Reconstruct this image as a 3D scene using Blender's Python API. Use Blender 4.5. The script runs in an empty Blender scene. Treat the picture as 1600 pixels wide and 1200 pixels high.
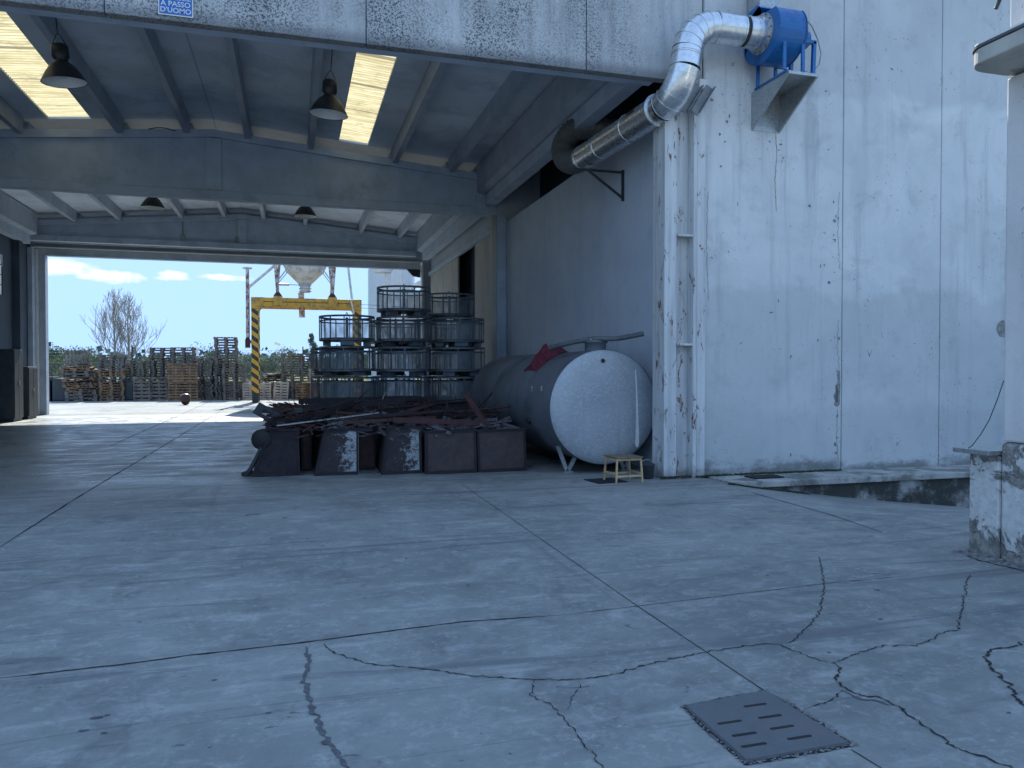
import bpy, math, random
from mathutils import Vector, Matrix, Euler, noise
R = math.radians; PI = math.pi
SC = bpy.context.scene; COL = SC.collection
random.seed(7)
# ------------------------------------------------------------ camera, world, sun, exposure
cd = bpy.data.cameras.new('camera'); cam = bpy.data.objects.new('camera', cd); COL.objects.link(cam)
cam.location = (0, 0, 1.6); cam.rotation_euler = (R(90 - 0.971), 0, R(-16.161))
cd.sensor_width = 36; cd.lens = 1180 / 1600 * 36; cd.clip_start = 0.05; cd.clip_end = 4000
SC.camera = cam
SUN_EL = 43.5; SUN_AZ = 6.0            # azimuth clockwise from +Y
W = bpy.data.worlds.new('World'); SC.world = W; W.use_nodes = True
SC.view_settings.view_transform = 'Standard'; SC.view_settings.look = 'None'
SC.view_settings.gamma = 1; SC.view_settings.exposure = 2.12
def world():
    nt = W.node_tree; n = nt.nodes; l = nt.links; n.clear()
    out = n.new('ShaderNodeOutputWorld'); bg = n.new('ShaderNodeBackground'); bg.inputs[1].default_value = 0.15
    sky = n.new('ShaderNodeTexSky'); sky.sky_type = 'NISHITA'; sky.sun_disc = False
    sky.sun_elevation = R(SUN_EL); sky.sun_rotation = R(SUN_AZ); sky.air_density = 1.0; sky.dust_density = 0.25; sky.ozone_density = 1.0
    # small clouds low above the horizon
    tc = n.new('ShaderNodeTexCoord'); sep = n.new('ShaderNodeSeparateXYZ'); l.new(tc.outputs['Generated'], sep.inputs[0])
    def m(op, a, b=None, c=None):
        q = n.new('ShaderNodeMath'); q.operation = op
        for i, v in enumerate((a, b, c)):
            if v is None: continue
            if isinstance(v, (int, float)): q.inputs[i].default_value = v
            else: l.new(v, q.inputs[i])
        return q.outputs[0]
    az = m('ARCTAN2', sep.outputs[0], sep.outputs[1]); el = m('ARCSINE', sep.outputs[2])
    nz = n.new('ShaderNodeTexNoise'); nz.inputs['Scale'].default_value = 55; nz.inputs['Detail'].default_value = 6; nz.inputs['Roughness'].default_value = .6
    mp = n.new('ShaderNodeMapping'); mp.inputs['Scale'].default_value = (1, 1, 2.2)
    l.new(tc.outputs['Generated'], mp.inputs[0]); l.new(mp.outputs[0], nz.inputs['Vector'])
    tot = None
    for (a, e, ra, re) in ((-14.6, 6.75, 2.6, .62), (-11.9, 6.30, 2.3, .48), (-8.0, 6.55, 1.3, .42), (-4.6, 6.6, 2.0, .26), (14, 9, 4, .8), (-38, 10, 5, 1.2), (40, 8, 6, 1)):
        dx = m('DIVIDE', m('SUBTRACT', az, R(a)), R(ra)); dy = m('DIVIDE', m('SUBTRACT', el, R(e)), R(re))
        d = m('SUBTRACT', 1.0, m('ADD', m('MULTIPLY', dx, dx), m('MULTIPLY', dy, dy)))
        d = m('MAXIMUM', d, -1.0)
        tot = d if tot is None else m('MAXIMUM', tot, d)
    v = m('ADD', tot, m('MULTIPLY', m('SUBTRACT', nz.outputs['Fac'], .5), 2.6))
    mr = n.new('ShaderNodeMapRange'); mr.interpolation_type = 'SMOOTHSTEP'; l.new(v, mr.inputs[0]); mr.inputs[1].default_value = -0.05; mr.inputs[2].default_value = 1.0
    up = m('GREATER_THAN', el, 0.02)
    f = m('MULTIPLY', m('MULTIPLY', mr.outputs[0], up), .85)
    mx = n.new('ShaderNodeMix'); mx.data_type = 'RGBA'; l.new(f, mx.inputs[0]); mx.inputs[7].default_value = (1.75, 1.8, 1.85, 1)
    sp_ = n.new('ShaderNodeSeparateColor'); cb = n.new('ShaderNodeCombineColor'); l.new(sky.outputs[0], sp_.inputs[0])
    for i, k in enumerate((.86, 1.36, 2.2)):      # soft shoulder so the band near the horizon does not burn out
        c = sp_.outputs[i]; l.new(m('DIVIDE', c, m('POWER', m('ADD', 1.0, m('POWER', m('DIVIDE', c, k), 3.0)), 1 / 3)), cb.inputs[i])
    l.new(cb.outputs[0], mx.inputs[6])
    l.new(mx.outputs[2], bg.inputs[0]); l.new(bg.outputs[0], out.inputs[0])
world()
sd = bpy.data.lights.new('sun', 'SUN'); sd.energy = 2.2; sd.angle = R(0.53); sd.color = (1, .97, .92)
so = bpy.data.objects.new('sun', sd); COL.objects.link(so)
_d = Vector((math.sin(R(SUN_AZ)) * math.cos(R(SUN_EL)), math.cos(R(SUN_AZ)) * math.cos(R(SUN_EL)), math.sin(R(SUN_EL))))
so.rotation_euler = (-_d).to_track_quat('-Z', 'Y').to_euler(); so.location = (0, 60, 60)

# ------------------------------------------------------------ photo measure helpers (pixel of the 1600 px photo -> world point)
_yaw = R(16.161); _p = R(.971); _F = 1180.
_f = Vector((math.sin(_yaw) * math.cos(_p), math.cos(_yaw) * math.cos(_p), -math.sin(_p)))
_r = Vector((math.cos(_yaw), -math.sin(_yaw), 0)); _u = _r.cross(_f)
CAM = Vector((0, 0, 1.6))
def ray(px, py): return _f * _F + _r * (px - 800) + _u * (600 - py)
def gz(px, py, z=0): d = ray(px, py); return CAM + d * ((z - 1.6) / d.z)
def gy(px, py, Y): d = ray(px, py); return CAM + d * (Y / d.y)
def sm(a, b, x):
    t = min(1, max(0, (x - a) / (b - a))); return t * t * (3 - 2 * t)
def interp(x, xs, ys):
    if x <= xs[0]: return ys[0]
    for i in range(len(xs) - 1):
        if x <= xs[i + 1]: return ys[i] + (ys[i + 1] - ys[i]) * (x - xs[i]) / (xs[i + 1] - xs[i])
    return ys[-1]
def ground_z(x, y):
    a = interp(x, [5.95, 6.14, 7.11, 8.0, 8.82, 10.11, 13], [0, -.04, -.18, -.30, -.40, -.54, -.85])
    return a * sm(5.8, 9.3, y) * (1 - sm(10.2, 10.6, y))

# ------------------------------------------------------------ materials
def lin(c): return tuple(c) + (1,) if len(c) == 3 else c
class NT:
    def __init__(s, name):
        s.m = bpy.data.materials.new(name); s.m.use_nodes = True; s.nt = s.m.node_tree; s.n = s.nt.nodes; s.l = s.nt.links
        s.b = s.n['Principled BSDF']; s.out = s.n['Material Output']
        s.tc = s.n.new('ShaderNodeTexCoord')
    def vec(s, scale=(1, 1, 1), rot=(0, 0, 0), coord='Object'):
        mp = s.n.new('ShaderNodeMapping'); mp.inputs['Scale'].default_value = scale; mp.inputs['Rotation'].default_value = rot
        s.l.new(s.tc.outputs[coord], mp.inputs[0]); return mp.outputs[0]
    def noise(s, scale, detail=4, rough=.55, vec=None, dist=0):
        q = s.n.new('ShaderNodeTexNoise'); q.inputs['Scale'].default_value = scale; q.inputs['Detail'].default_value = detail
        q.inputs['Roughness'].default_value = rough; q.inputs['Distortion'].default_value = dist
        s.l.new(vec if vec is not None else s.tc.outputs['Object'], q.inputs['Vector']); return q.outputs['Fac']
    def voro(s, scale, vec=None, feat='F1'):
        q = s.n.new('ShaderNodeTexVoronoi'); q.feature = feat; q.inputs['Scale'].default_value = scale
        s.l.new(vec if vec is not None else s.tc.outputs['Object'], q.inputs['Vector']); return q.outputs['Distance']
    def ramp(s, fac, a, b, lo=0., hi=1.):
        q = s.n.new('ShaderNodeMapRange'); q.interpolation_type = 'SMOOTHSTEP'; s.l.new(fac, q.inputs[0])
        q.inputs[1].default_value = a; q.inputs[2].default_value = b; q.inputs[3].default_value = lo; q.inputs[4].default_value = hi; return q.outputs[0]
    def math(s, op, a, b=None):
        q = s.n.new('ShaderNodeMath'); q.operation = op
        for i, v in enumerate((a, b)):
            if v is None: continue
            if isinstance(v, (int, float)): q.inputs[i].default_value = v
            else: s.l.new(v, q.inputs[i])
        return q.outputs[0]
    def mix(s, fac, a, b):
        q = s.n.new('ShaderNodeMix'); q.data_type = 'RGBA'
        for i, v in ((0, fac), (6, a), (7, b)):
            if isinstance(v, (int, float)): q.inputs[i].default_value = v
            elif isinstance(v, tuple): q.inputs[i].default_value = lin(v)
            else: s.l.new(v, q.inputs[i])
        return q.outputs[2]
    def sep(s, vec=None):
        q = s.n.new('ShaderNodeSeparateXYZ'); s.l.new(vec if vec is not None else s.tc.outputs['Object'], q.inputs[0]); return q.outputs
    def bump(s, h, dist=.01, strength=.6):
        q = s.n.new('ShaderNodeBump'); q.inputs['Distance'].default_value = dist; q.inputs['Strength'].default_value = strength
        s.l.new(h, q.inputs['Height']); s.l.new(q.outputs[0], s.b.inputs['Normal'])
    def col(s, c):
        if isinstance(c, tuple): s.b.inputs['Base Color'].default_value = lin(c)
        else: s.l.new(c, s.b.inputs['Base Color'])
    def set(s, rough=None, metal=None, spec=None):
        for k, v in (('Roughness', rough), ('Metallic', metal), ('Specular IOR Level', spec)):
            if v is None: continue
            if isinstance(v, (int, float)): s.b.inputs[k].default_value = v
            else: s.l.new(v, s.b.inputs[k])
M = {}
def simple(name, c, rough=.6, metal=0, var=.25, scale=6, bump=0.0, stain=None, stain_amt=.5, stain_scale=3, spec=.5):
    t = NT(name); nz = t.noise(scale, 5, .6)
    a = tuple(x * (1 - var) for x in c); b = tuple(min(1, x * (1 + var)) for x in c)
    cc = t.mix(t.ramp(nz, .3, .7), a, b)
    if stain is not None:
        s2 = t.noise(stain_scale, 7, .68)
        cc = t.mix(t.ramp(s2, .62 - stain_amt * .3, .72 - stain_amt * .2), cc, stain)
    t.col(cc); t.set(rough=t.ramp(nz, .2, .8, max(0.05, rough - .08), min(1, rough + .08)), metal=metal, spec=spec)
    if bump: t.bump(t.noise(scale * 8, 4, .6), bump, .5)
    M[name] = t.m; return t.m

def mk_floor():
    t = NT('floor_concrete')
    big = t.noise(.35, 5, .6, dist=.4); mid = t.noise(1.6, 7, .66, vec=t.vec((1, 1, 1), (0, 0, .4)), dist=.6)
    swp = t.noise(2.4, 6, .62, vec=t.vec((.45, 1.5, 1), (0, 0, .35)), dist=.3); fine = t.noise(26, 6, .75); grit = t.noise(160, 3, .7)
    c = t.mix(t.ramp(big, .32, .68), (.195, .212, .205), (.285, .302, .290))
    c = t.mix(t.math('MULTIPLY', t.ramp(mid, .5, .72), .55), c, (.40, .415, .395))
    c = t.mix(t.math('MULTIPLY', t.ramp(swp, .53, .72), .5), c, (.45, .46, .435))
    c = t.mix(t.math('MULTIPLY', t.ramp(mid, .48, .30), .6), c, (.15, .155, .165))
    c = t.mix(t.math('MULTIPLY', t.ramp(t.math('ADD', t.math('MULTIPLY', fine, .35), t.math('MULTIPLY', t.noise(5.5, 8, .72, vec=t.vec((1, 1.3, 1), (0, 0, .5)), dist=.5), .75)), .53, .72), .5), c, (.46, .465, .46))
    fl = t.noise(15, 8, .8, vec=t.vec((1, 1.2, 1), (0, 0, .8)), dist=.8); flm = t.ramp(t.noise(1.3, 5, .65), .40, .62)
    c = t.mix(t.math('MULTIPLY', t.math('MULTIPLY', t.ramp(fl, .54, .64), flm), .55), c, (.50, .51, .48))
    c = t.mix(t.math('MULTIPLY', t.math('MULTIPLY', t.ramp(fl, .46, .36), flm), .30), c, (.12, .13, .13))
    c = t.mix(t.math('MULTIPLY', t.ramp(fine, .45, .30), .3), c, (.13, .135, .14))
    spot = t.noise(5.5, 3, .5, vec=t.vec((1, 1.6, 1)), dist=1.2)
    c = t.mix(t.math('MULTIPLY', t.ramp(spot, .69, .74), .7), c, (.09, .095, .10))
    c = t.mix(t.math('MULTIPLY', t.ramp(grit, .62, .72), .35), c, (.10, .10, .11))
    # rubber marks of vehicles turning inside the hall
    trk = t.noise(1.1, 6, .7, vec=t.vec((.25, 3.0, 1), (0, 0, -.2)), dist=1.0)
    c = t.mix(t.math('MULTIPLY', t.ramp(trk, .54, .64), .6), c, (.13, .135, .15))
    Xs, Ys = t.sep()[:2]; tone = None
    for ax, v, k in ((Xs, 2.27, .10), (Ys, 4.66, -.09), (Xs, -2.72, -.07), (Ys, 9.15, .06), (Ys, 14.2, -.05)):
        q = t.math('MULTIPLY', t.math('GREATER_THAN', ax, v), k); tone = q if tone is None else t.math('ADD', tone, q)
    c = t.mix(t.math('ADD', .12, tone), c, (.16, .165, .17))
    oil = t.noise(.9, 5, .6, dist=1.4); c = t.mix(t.math('MULTIPLY', t.ramp(oil, .60, .70), .38), c, (.12, .125, .135))
    skid = t.noise(.8, 5, .65, vec=t.vec((3.2, .16, 1), (0, 0, -.12)), dist=.4); c = t.mix(t.math('MULTIPLY', t.ramp(skid, .60, .70), .35), c, (.13, .135, .145))
    t.col(c)
    Y = t.sep()[1]; seal = t.math('MULTIPLY', t.ramp(Y, 8.5, 12.5), t.ramp(Y, 31.0, 29.0))        # the floor is power-trowelled and sealed only under the roof
    r_in = t.math('ADD', t.ramp(t.math('ADD', mid, t.math('MULTIPLY', t.math('SUBTRACT', trk, .5), 1.2)), .3, .7, .20, .50), t.ramp(fine, .35, .65, -.05, .10))
    rr = t.n.new('ShaderNodeMix'); rr.inputs[2].default_value = .82; t.l.new(seal, rr.inputs[0]); t.l.new(r_in, rr.inputs[3])
    t.set(rough=rr.outputs[0], spec=t.math('ADD', .12, t.math('MULTIPLY', seal, .40)))
    h = t.math('ADD', t.math('MULTIPLY', fine, .6), t.math('ADD', t.math('MULTIPLY', grit, .25), t.math('MULTIPLY', mid, 1.4)))
    t.bump(h, .012, .6); M['floor'] = t.m
mk_floor()

def mk_wall(name, base, light, dark, streak=.6, speck=0., lichen=0., base_moss=False, pits=True):
    t = NT(name); X, Y, Z = t.sep()[:3]
    st = t.noise(1.0, 7, .68, vec=t.vec((2.6, 2.6, .16))); st2 = t.noise(1.0, 6, .6, vec=t.vec((9, 9, .5)))
    bl = t.noise(.55, 6, .62, dist=.8); bl2 = t.noise(2.1, 6, .66, dist=.5)
    c = t.mix(t.ramp(bl, .3, .7), base, light)
    c = t.mix(t.math('MULTIPLY', t.ramp(st, .50, .70), streak), c, dark)
    c = t.mix(t.math('MULTIPLY', t.ramp(st2, .55, .72), streak * .5), c, light)
    c = t.mix(t.math('MULTIPLY', t.ramp(bl2, .50, .74), .45), c, dark)
    c = t.mix(t.math('MULTIPLY', t.ramp(bl2, .40, .30), .3), c, light)
    if lichen:
        lm = t.math('MULTIPLY', t.ramp(t.noise(.9, 5, .6, vec=t.vec((1.3, 1, .5)), dist=.5), .30, .60), t.ramp(t.math('ADD', X, t.math('MULTIPLY', t.noise(1.2, 4), 1.5)), 4.6, 5.9, 1, .12))
        sp = t.ramp(t.noise(34, 4, .75), .50, .56)
        sp2 = t.ramp(t.noise(80, 3, .7), .54, .60)
        c = t.mix(t.math('MULTIPLY', t.math('MULTIPLY', t.math('MAXIMUM', sp, sp2), lm), lichen), c, (.05, .055, .06))
        c = t.mix(t.ramp(Z, 6.14, 5.96, 0, .6), c, (.10, .105, .115))
    if name == 'outer_wall':      # old limewash laps: broad bands with soft ragged lower edges, darker wash below
        lap = t.math('ADD', Z, t.math('MULTIPLY', t.math('SUBTRACT', t.noise(.7, 7, .62, dist=.5), .5), 1.1))
        c = t.mix(t.ramp(lap, 2.95, 2.75, 0, .34), c, dark); c = t.mix(t.ramp(lap, 5.9, 6.1, 0, .30), c, dark); c = t.mix(t.ramp(lap, 1.15, .85, 0, .25), c, dark)
    if pits:
        pt = t.math('MULTIPLY', t.ramp(t.noise(9, 3, .55, dist=2.5), .66, .69), t.ramp(t.noise(.8, 3), .45, .6))
        c = t.mix(t.math('MULTIPLY', pt, .8), c, (.12, .12, .12))
    if base_moss:
        e = t.math('ADD', Z, t.math('MULTIPLY', t.math('SUBTRACT', t.noise(1.5, 6, .7, vec=t.vec((1, 1, 2))), .5), .9))
        c = t.mix(t.ramp(e, .26, .02, 0, .72), c, (.085, .095, .085))
    t.col(c); t.set(rough=.85, spec=.3)
    t.bump(t.math('ADD', t.noise(45, 5, .7), t.math('MULTIPLY', t.noise(5, 5, .6), 1.5)), .008, .5); M[name] = t.m
mk_wall('outer_wall', (.55, .575, .58), (.68, .70, .70), (.34, .365, .38), .62, base_moss=True)
mk_wall('fascia', (.44, .455, .46), (.58, .59, .59), (.29, .30, .31), .6, lichen=.92)
mk_wall('pier_plaster', (.62, .61, .60), (.74, .73, .71), (.45, .45, .44), .35)
mk_wall('inner_wall', (.44, .50, .58), (.51, .57, .64), (.35, .41, .49), .35, pits=False)
mk_wall('door_panel', (.40, .39, .36), (.50, .48, .44), (.28, .27, .25), .5, pits=False)

def mk_plaster():
    t = NT('crumbling_plaster'); X, Y, Z = t.sep()[:3]
    a = t.noise(3.2, 7, .7, dist=.6); b = t.noise(11, 6, .7); big = t.noise(1.4, 4, .6)
    c = t.mix(t.ramp(b, .35, .65), (.52, .52, .50), (.66, .66, .64))
    low = t.math('ADD', t.ramp(Z, .35, .0, 0, .16), t.ramp(Z, .62, .95, 0, .12))
    m_ = t.math('ADD', a, low)
    c = t.mix(t.ramp(m_, .53, .60), c, t.mix(t.ramp(b, .4, .6), (.17, .165, .15), (.34, .325, .30)))
    c = t.mix(t.math('MULTIPLY', t.ramp(t.noise(6, 5, .7, dist=1.5), .62, .68), .8), c, (.08, .08, .08))
    t.col(c); t.set(rough=.92, spec=.2)
    t.bump(t.math('SUBTRACT', t.math('MULTIPLY', b, .5), t.math('MULTIPLY', t.ramp(m_, .53, .60), 1.5)), .02, .8); M['crumbling'] = t.m
mk_plaster()

def mk_steelpaint():
    t = NT('peeling_white_steel'); X, Y, Z = t.sep()[:3]
    st = t.noise(1., 6, .65, vec=t.vec((9, 9, .6))); r = t.noise(4.5, 7, .75, vec=t.vec((2.2, 2.2, .8)), dist=.5); br = t.noise(1.4, 4, .6)
    c = t.mix(t.ramp(st, .35, .7), (.60, .62, .62), (.42, .44, .45))
    rm = t.math('MULTIPLY', t.ramp(r, .57, .62), t.ramp(br, .38, .50))
    c = t.mix(rm, c, t.mix(t.ramp(t.noise(30, 4), .4, .6), (.22, .10, .05), (.10, .055, .04)))
    c = t.mix(t.ramp(t.math('ADD', Z, t.math('MULTIPLY', t.noise(6, 5), .25)), .34, .10, 0, .7), c, (.12, .10, .09))
    t.col(c); t.set(rough=.55); t.bump(t.math('SUBTRACT', t.noise(20, 4), rm), .004, .5); M['peel'] = t.m
mk_steelpaint()

def mk_galv():
    t = NT('galvanised_duct'); v = t.voro(14); nz = t.noise(9, 5, .65)
    c = t.mix(t.ramp(v, .1, .7), (.60, .62, .64), (.70, .72, .74)); c = t.mix(t.math('MULTIPLY', t.ramp(nz, .56, .7), .15), c, (.30, .32, .34))
    t.col(c); t.set(rough=t.ramp(nz, .3, .7, .24, .34), metal=.9); M['duct'] = t.m
    t = NT('galvanised_plate'); v = t.voro(22); nz = t.noise(3, 5, .65)
    c = t.mix(t.ramp(v, .1, .7), (.33, .36, .37), (.44, .47, .48)); c = t.mix(t.math('MULTIPLY', t.ramp(nz, .5, .7), .4), c, (.25, .27, .28))
    t.col(c); t.set(rough=.42, metal=.65); M['galv'] = t.m
mk_galv()
def mk_tank():
    t = NT('tank_steel'); nz = t.noise(20, 7, .8, vec=t.vec((1, 1, 1.4))); b = t.noise(1.2, 5, .6); st = t.noise(1, 6, .65, vec=t.vec((7, 7, .5)))
    c = t.mix(t.ramp(b, .3, .7), (.29, .32, .345), (.38, .41, .435)); c = t.mix(t.math('MULTIPLY', t.ramp(nz, .50, .62), .7), c, (.50, .53, .55))
    c = t.mix(t.math('MULTIPLY', t.ramp(st, .56, .7), .45), c, (.26, .285, .31))
    t.col(c); t.set(rough=t.ramp(nz, .3, .7, .42, .6), metal=.2); t.bump(nz, .003, .4); M['tank'] = t.m
mk_tank()
simple('tank_shell', (.13, .15, .175), .62, metal=.1, var=.18, scale=1.5, stain=(.085, .10, .12), stain_amt=.45, stain_scale=1.1, bump=.002)
def mk_rust(name, a, b, paint=None, thr=.5):
    t = NT(name); nz = t.noise(5, 7, .7, dist=.4); f = t.noise(38, 5, .7)
    c = t.mix(t.ramp(nz, .35, .65), a, b); c = t.mix(t.math('MULTIPLY', t.ramp(f, .5, .65), .4), c, tuple(x * .35 for x in a))
    if paint:
        p = t.math('ADD', t.noise(7, 9, .8, vec=t.vec((1, 1, 1.3)), dist=.3), t.math('MULTIPLY', t.sep()[0], .55))
        c = t.mix(t.ramp(p, thr, thr + .05), c, t.mix(t.ramp(f, .4, .62), paint, tuple(x * .55 for x in paint)))
    t.col(c); t.set(rough=.82, metal=.15, spec=.3); t.bump(f, .004, .6); M[name] = t.m
mk_rust('rust', (.095, .045, .035), (.05, .032, .032)); mk_rust('dark_rust', (.038, .030, .032), (.022, .021, .026))
mk_rust('red_rust', (.10, .045, .042), (.06, .035, .038)); mk_rust('peeled_paint', (.055, .043, .045), (.035, .032, .037), (.36, .38, .39), .55)
mk_rust('brown_panel', (.085, .062, .058), (.058, .047, .049))
mk_rust('bin_rust', (.10, .05, .045), (.05, .035, .04), (.16, .15, .16), .70)
simple('beam_paint', (.40, .48, .59), .75, var=.10, scale=2, stain=(.32, .39, .49), stain_amt=.3, stain_scale=1.2)
simple('purlin', (.34, .40, .48), .75, var=.12, scale=2)
simple('ceiling', (.62, .70, .80), .9, var=.08, scale=.8, stain=(.50, .57, .66), stain_amt=.5, stain_scale=.9)
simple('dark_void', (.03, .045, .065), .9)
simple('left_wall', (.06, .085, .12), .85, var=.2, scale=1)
simple('lit_ceiling_tone', (.62, .62, .60), .8, var=.06)  # paler ceiling colour with the brightness of lit roof painted in
simple('rail_steel', (.20, .22, .24), .6, metal=.3, var=.25)
simple('dark_metal', (.035, .04, .045), .55, metal=.3)
simple('black_lamp', (.02, .025, .03), .45)
simple('lamp_inside', (.75, .76, .74), .35, var=.05)
simple('glass', (.7, .72, .72), .15)
simple('blue_paint', (.010, .125, .36), .33, var=.10, scale=3, stain=(.010, .07, .24), stain_amt=.4)
simple('motor_dark', (.02, .035, .05), .45)
simple('rubber', (.03, .035, .04), .7)
simple('cable_grey', (.25, .26, .27), .6)
simple('white_paint', (.70, .70, .68), .6, var=.06)
simple('sign_blue', (.015, .13, .45), .35, var=.04)
simple('pulley', (.012, .011, .012), .7)
simple('wood_grey', (.19, .17, .15), .85, var=.35, scale=4, stain=(.10, .085, .075), stain_amt=.6)
simple('wood_dark', (.12, .115, .115), .85, var=.35, scale=4)
simple('wood_brown', (.25, .155, .09), .85, var=.3, scale=4, stain=(.12, .08, .055), stain_amt=.5)
simple('wood_pale', (.38, .34, .29), .85, var=.25, scale=4)
simple('stool_wood', (.48, .34, .18), .6, var=.25, scale=8)
simple('stool_seat', (.16, .12, .085), .6, var=.3, scale=10)
simple('yellow_paint', (.55, .30, .03), .5, var=.15, scale=2, stain=(.25, .16, .07), stain_amt=.45, stain_scale=4)
simple('silo_white', (.62, .62, .58), .5, var=.08, stain=(.40, .38, .34), stain_amt=.4)
simple('strut_rusty', (.55, .53, .50), .6, var=.1, stain=(.20, .09, .05), stain_amt=.75, stain_scale=5)
simple('basket', (.13, .17, .205), .55, metal=.4, var=.25, scale=5, stain=(.11, .075, .06), stain_amt=.3)
simple('red_cloth', (.12, .012, .03), .8, var=.3, scale=8)
simple('hose', (.10, .11, .115), .6)
simple('far_wall', (.62, .66, .70), .5, var=.05)
simple('bark', (.16, .14, .12), .9)
simple('bark_pale', (.30, .27, .25), .9)
simple('cast_iron', (.115, .125, .135), .7, metal=.1, var=.10, scale=20, bump=.003, stain=(.13, .125, .13), stain_amt=.4, stain_scale=7)
simple('chip', (.20, .215, .22), .9, var=.5, scale=40, bump=.004)
simple('crack', (.018, .018, .02), .95)
simple('tar', (.10, .105, .115), .9, var=.3, scale=30)
simple('rubble', (.24, .235, .23), .95, var=.4, scale=20)
simple('bin_plastic', (.035, .05, .06), .6)
simple('ledge', (.36, .36, .34), .9, var=.2, scale=3, stain=(.15, .16, .14), stain_amt=.6, stain_scale=2, bump=.006)
simple('ledge_face', (.30, .30, .29), .9, var=.3, scale=2.5, stain=(.04, .045, .04), stain_amt=.85, stain_scale=1.6, bump=.01)
simple('moss', (.035, .05, .025), .95, var=.4, scale=20)
simple('slab_paint', (.42, .41, .37), .8, var=.15, scale=4, stain=(.25, .25, .24), stain_amt=.4)
simple('felt', (.10, .105, .115), .85)
simple('shutter', (.10, .11, .115), .8)
simple('ochre', (.34, .29, .24), .8, var=.4)
for i, c in enumerate(((.085, .12, .05), (.12, .155, .075), (.17, .19, .10), (.075, .11, .08))): simple('leaf_%d' % i, c, .75, var=.35, scale=.8)
def mk_field():
    t = NT('field_grass'); a = t.noise(.05, 5, .6); b = t.noise(2, 6, .7)
    c = t.mix(t.ramp(a, .35, .65), (.09, .12, .035), (.16, .17, .07)); c = t.mix(t.math('MULTIPLY', t.ramp(b, .4, .7), .5), c, (.06, .085, .03))
    t.col(c); t.set(rough=.95, spec=.1); M['field'] = t.m
mk_field()
def mk_stripe():
    t = NT('hazard_stripes'); X, Y, Z = t.sep(t.vec())[:3]
    d = t.math('FRACT', t.math('MULTIPLY', t.math('ADD', Z, t.math('MULTIPLY', t.math('ADD', X, Y), .75)), 2.15))
    c = t.mix(t.ramp(d, .49, .51), (.60, .33, .03), (.035, .035, .035)); c = t.mix(t.math('MULTIPLY', t.ramp(t.noise(7, 6, .7), .58, .68), .6), c, (.16, .11, .07))
    t.col(c); t.set(rough=.6); M['stripes'] = t.m
mk_stripe()
def mk_perf():
    t = NT('perforated_sheet'); X, Y, Z = t.sep()[:3]
    a = t.math('ARCTAN2', Y, X)
    u = t.math('SINE', t.math('MULTIPLY', a, 150)); v = t.math('SINE', t.math('MULTIPLY', Z, 210))
    hole = t.ramp(t.math('MULTIPLY', u, v), -.22, -.12)
    worn = t.ramp(t.noise(3.2, 5, .7), .35, .62)
    t.col(t.mix(worn, (.22, .275, .32), (.34, .40, .44))); t.set(rough=.6, metal=.35)
    tr = t.n.new('ShaderNodeBsdfTransparent'); mx = t.n.new('ShaderNodeMixShader')
    t.l.new(hole, mx.inputs[0]); t.l.new(t.b.outputs[0], mx.inputs[1]); t.l.new(tr.outputs[0], mx.inputs[2]); t.l.new(mx.outputs[0], t.out.inputs[0]); M['perf'] = t.m
    t = NT('wire_mesh'); X, Y, Z = t.sep()[:3]
    u = t.math('ABSOLUTE', t.math('SINE', t.math('MULTIPLY', t.math('ADD', X, Z), 40))); v = t.math('ABSOLUTE', t.math('SINE', t.math('MULTIPLY', t.math('SUBTRACT', X, Z), 40)))
    wire = t.math('LESS_THAN', t.math('MINIMUM', u, v), .10)
    t.col((.25, .28, .27)); tr = t.n.new('ShaderNodeBsdfTransparent'); mx = t.n.new('ShaderNodeMixShader')
    t.l.new(wire, mx.inputs[0]); t.l.new(tr.outputs[0], mx.inputs[1]); t.l.new(t.b.outputs[0], mx.inputs[2]); t.l.new(mx.outputs[0], t.out.inputs[0]); M['wiremesh'] = t.m
mk_perf()
def mk_skylight():
    t = NT('yellowed_fibreglass'); nz = t.noise(1.0, 6, .75, vec=t.vec((1.0, 16, 1))); bl = t.noise(2.2, 5, .65)
    c = t.mix(t.ramp(nz, .35, .7), (.46, .385, .20), (.78, .70, .45)); c = t.mix(t.math('MULTIPLY', t.ramp(bl, .55, .7), .5), c, (.26, .22, .12))
    Y = t.sep()[1]; rib = t.math('SINE', t.math('MULTIPLY', Y, 2 * PI / .118)); c = t.mix(t.ramp(rib, -.2, .9, 0, .55), c, (.20, .165, .08)); fr = t.math('FRACT', t.math('DIVIDE', t.math('SUBTRACT', Y, 10.6), 1.55))  # darker rib lines: dirt in the valleys plus rib shade painted into the colour
    lap = t.math('LESS_THAN', t.math('ABSOLUTE', t.math('SUBTRACT', fr, .5)), .028)
    c = t.mix(t.math('MULTIPLY', lap, .75), c, (.12, .11, .08))
    tl = t.n.new('ShaderNodeBsdfTranslucent'); t.l.new(c, tl.inputs[0]); t.l.new(c, t.b.inputs['Base Color']); t.b.inputs['Roughness'].default_value = .6
    mx = t.n.new('ShaderNodeMixShader'); mx.inputs[0].default_value = .5
    t.l.new(t.b.outputs[0], mx.inputs[1]); t.l.new(tl.outputs[0], mx.inputs[2]); t.l.new(mx.outputs[0], t.out.inputs[0]); M['skylight'] = t.m
    t = NT('frosted_pane'); c = (.85, .85, .78)
    tl = t.n.new('ShaderNodeBsdfTranslucent'); tl.inputs[0].default_value = lin(c); mx = t.n.new('ShaderNodeMixShader'); mx.inputs[0].default_value = .75
    t.col(c); t.l.new(t.b.outputs[0], mx.inputs[1]); t.l.new(tl.outputs[0], mx.inputs[2]); t.l.new(mx.outputs[0], t.out.inputs[0]); M['pane'] = t.m
mk_skylight()

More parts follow.
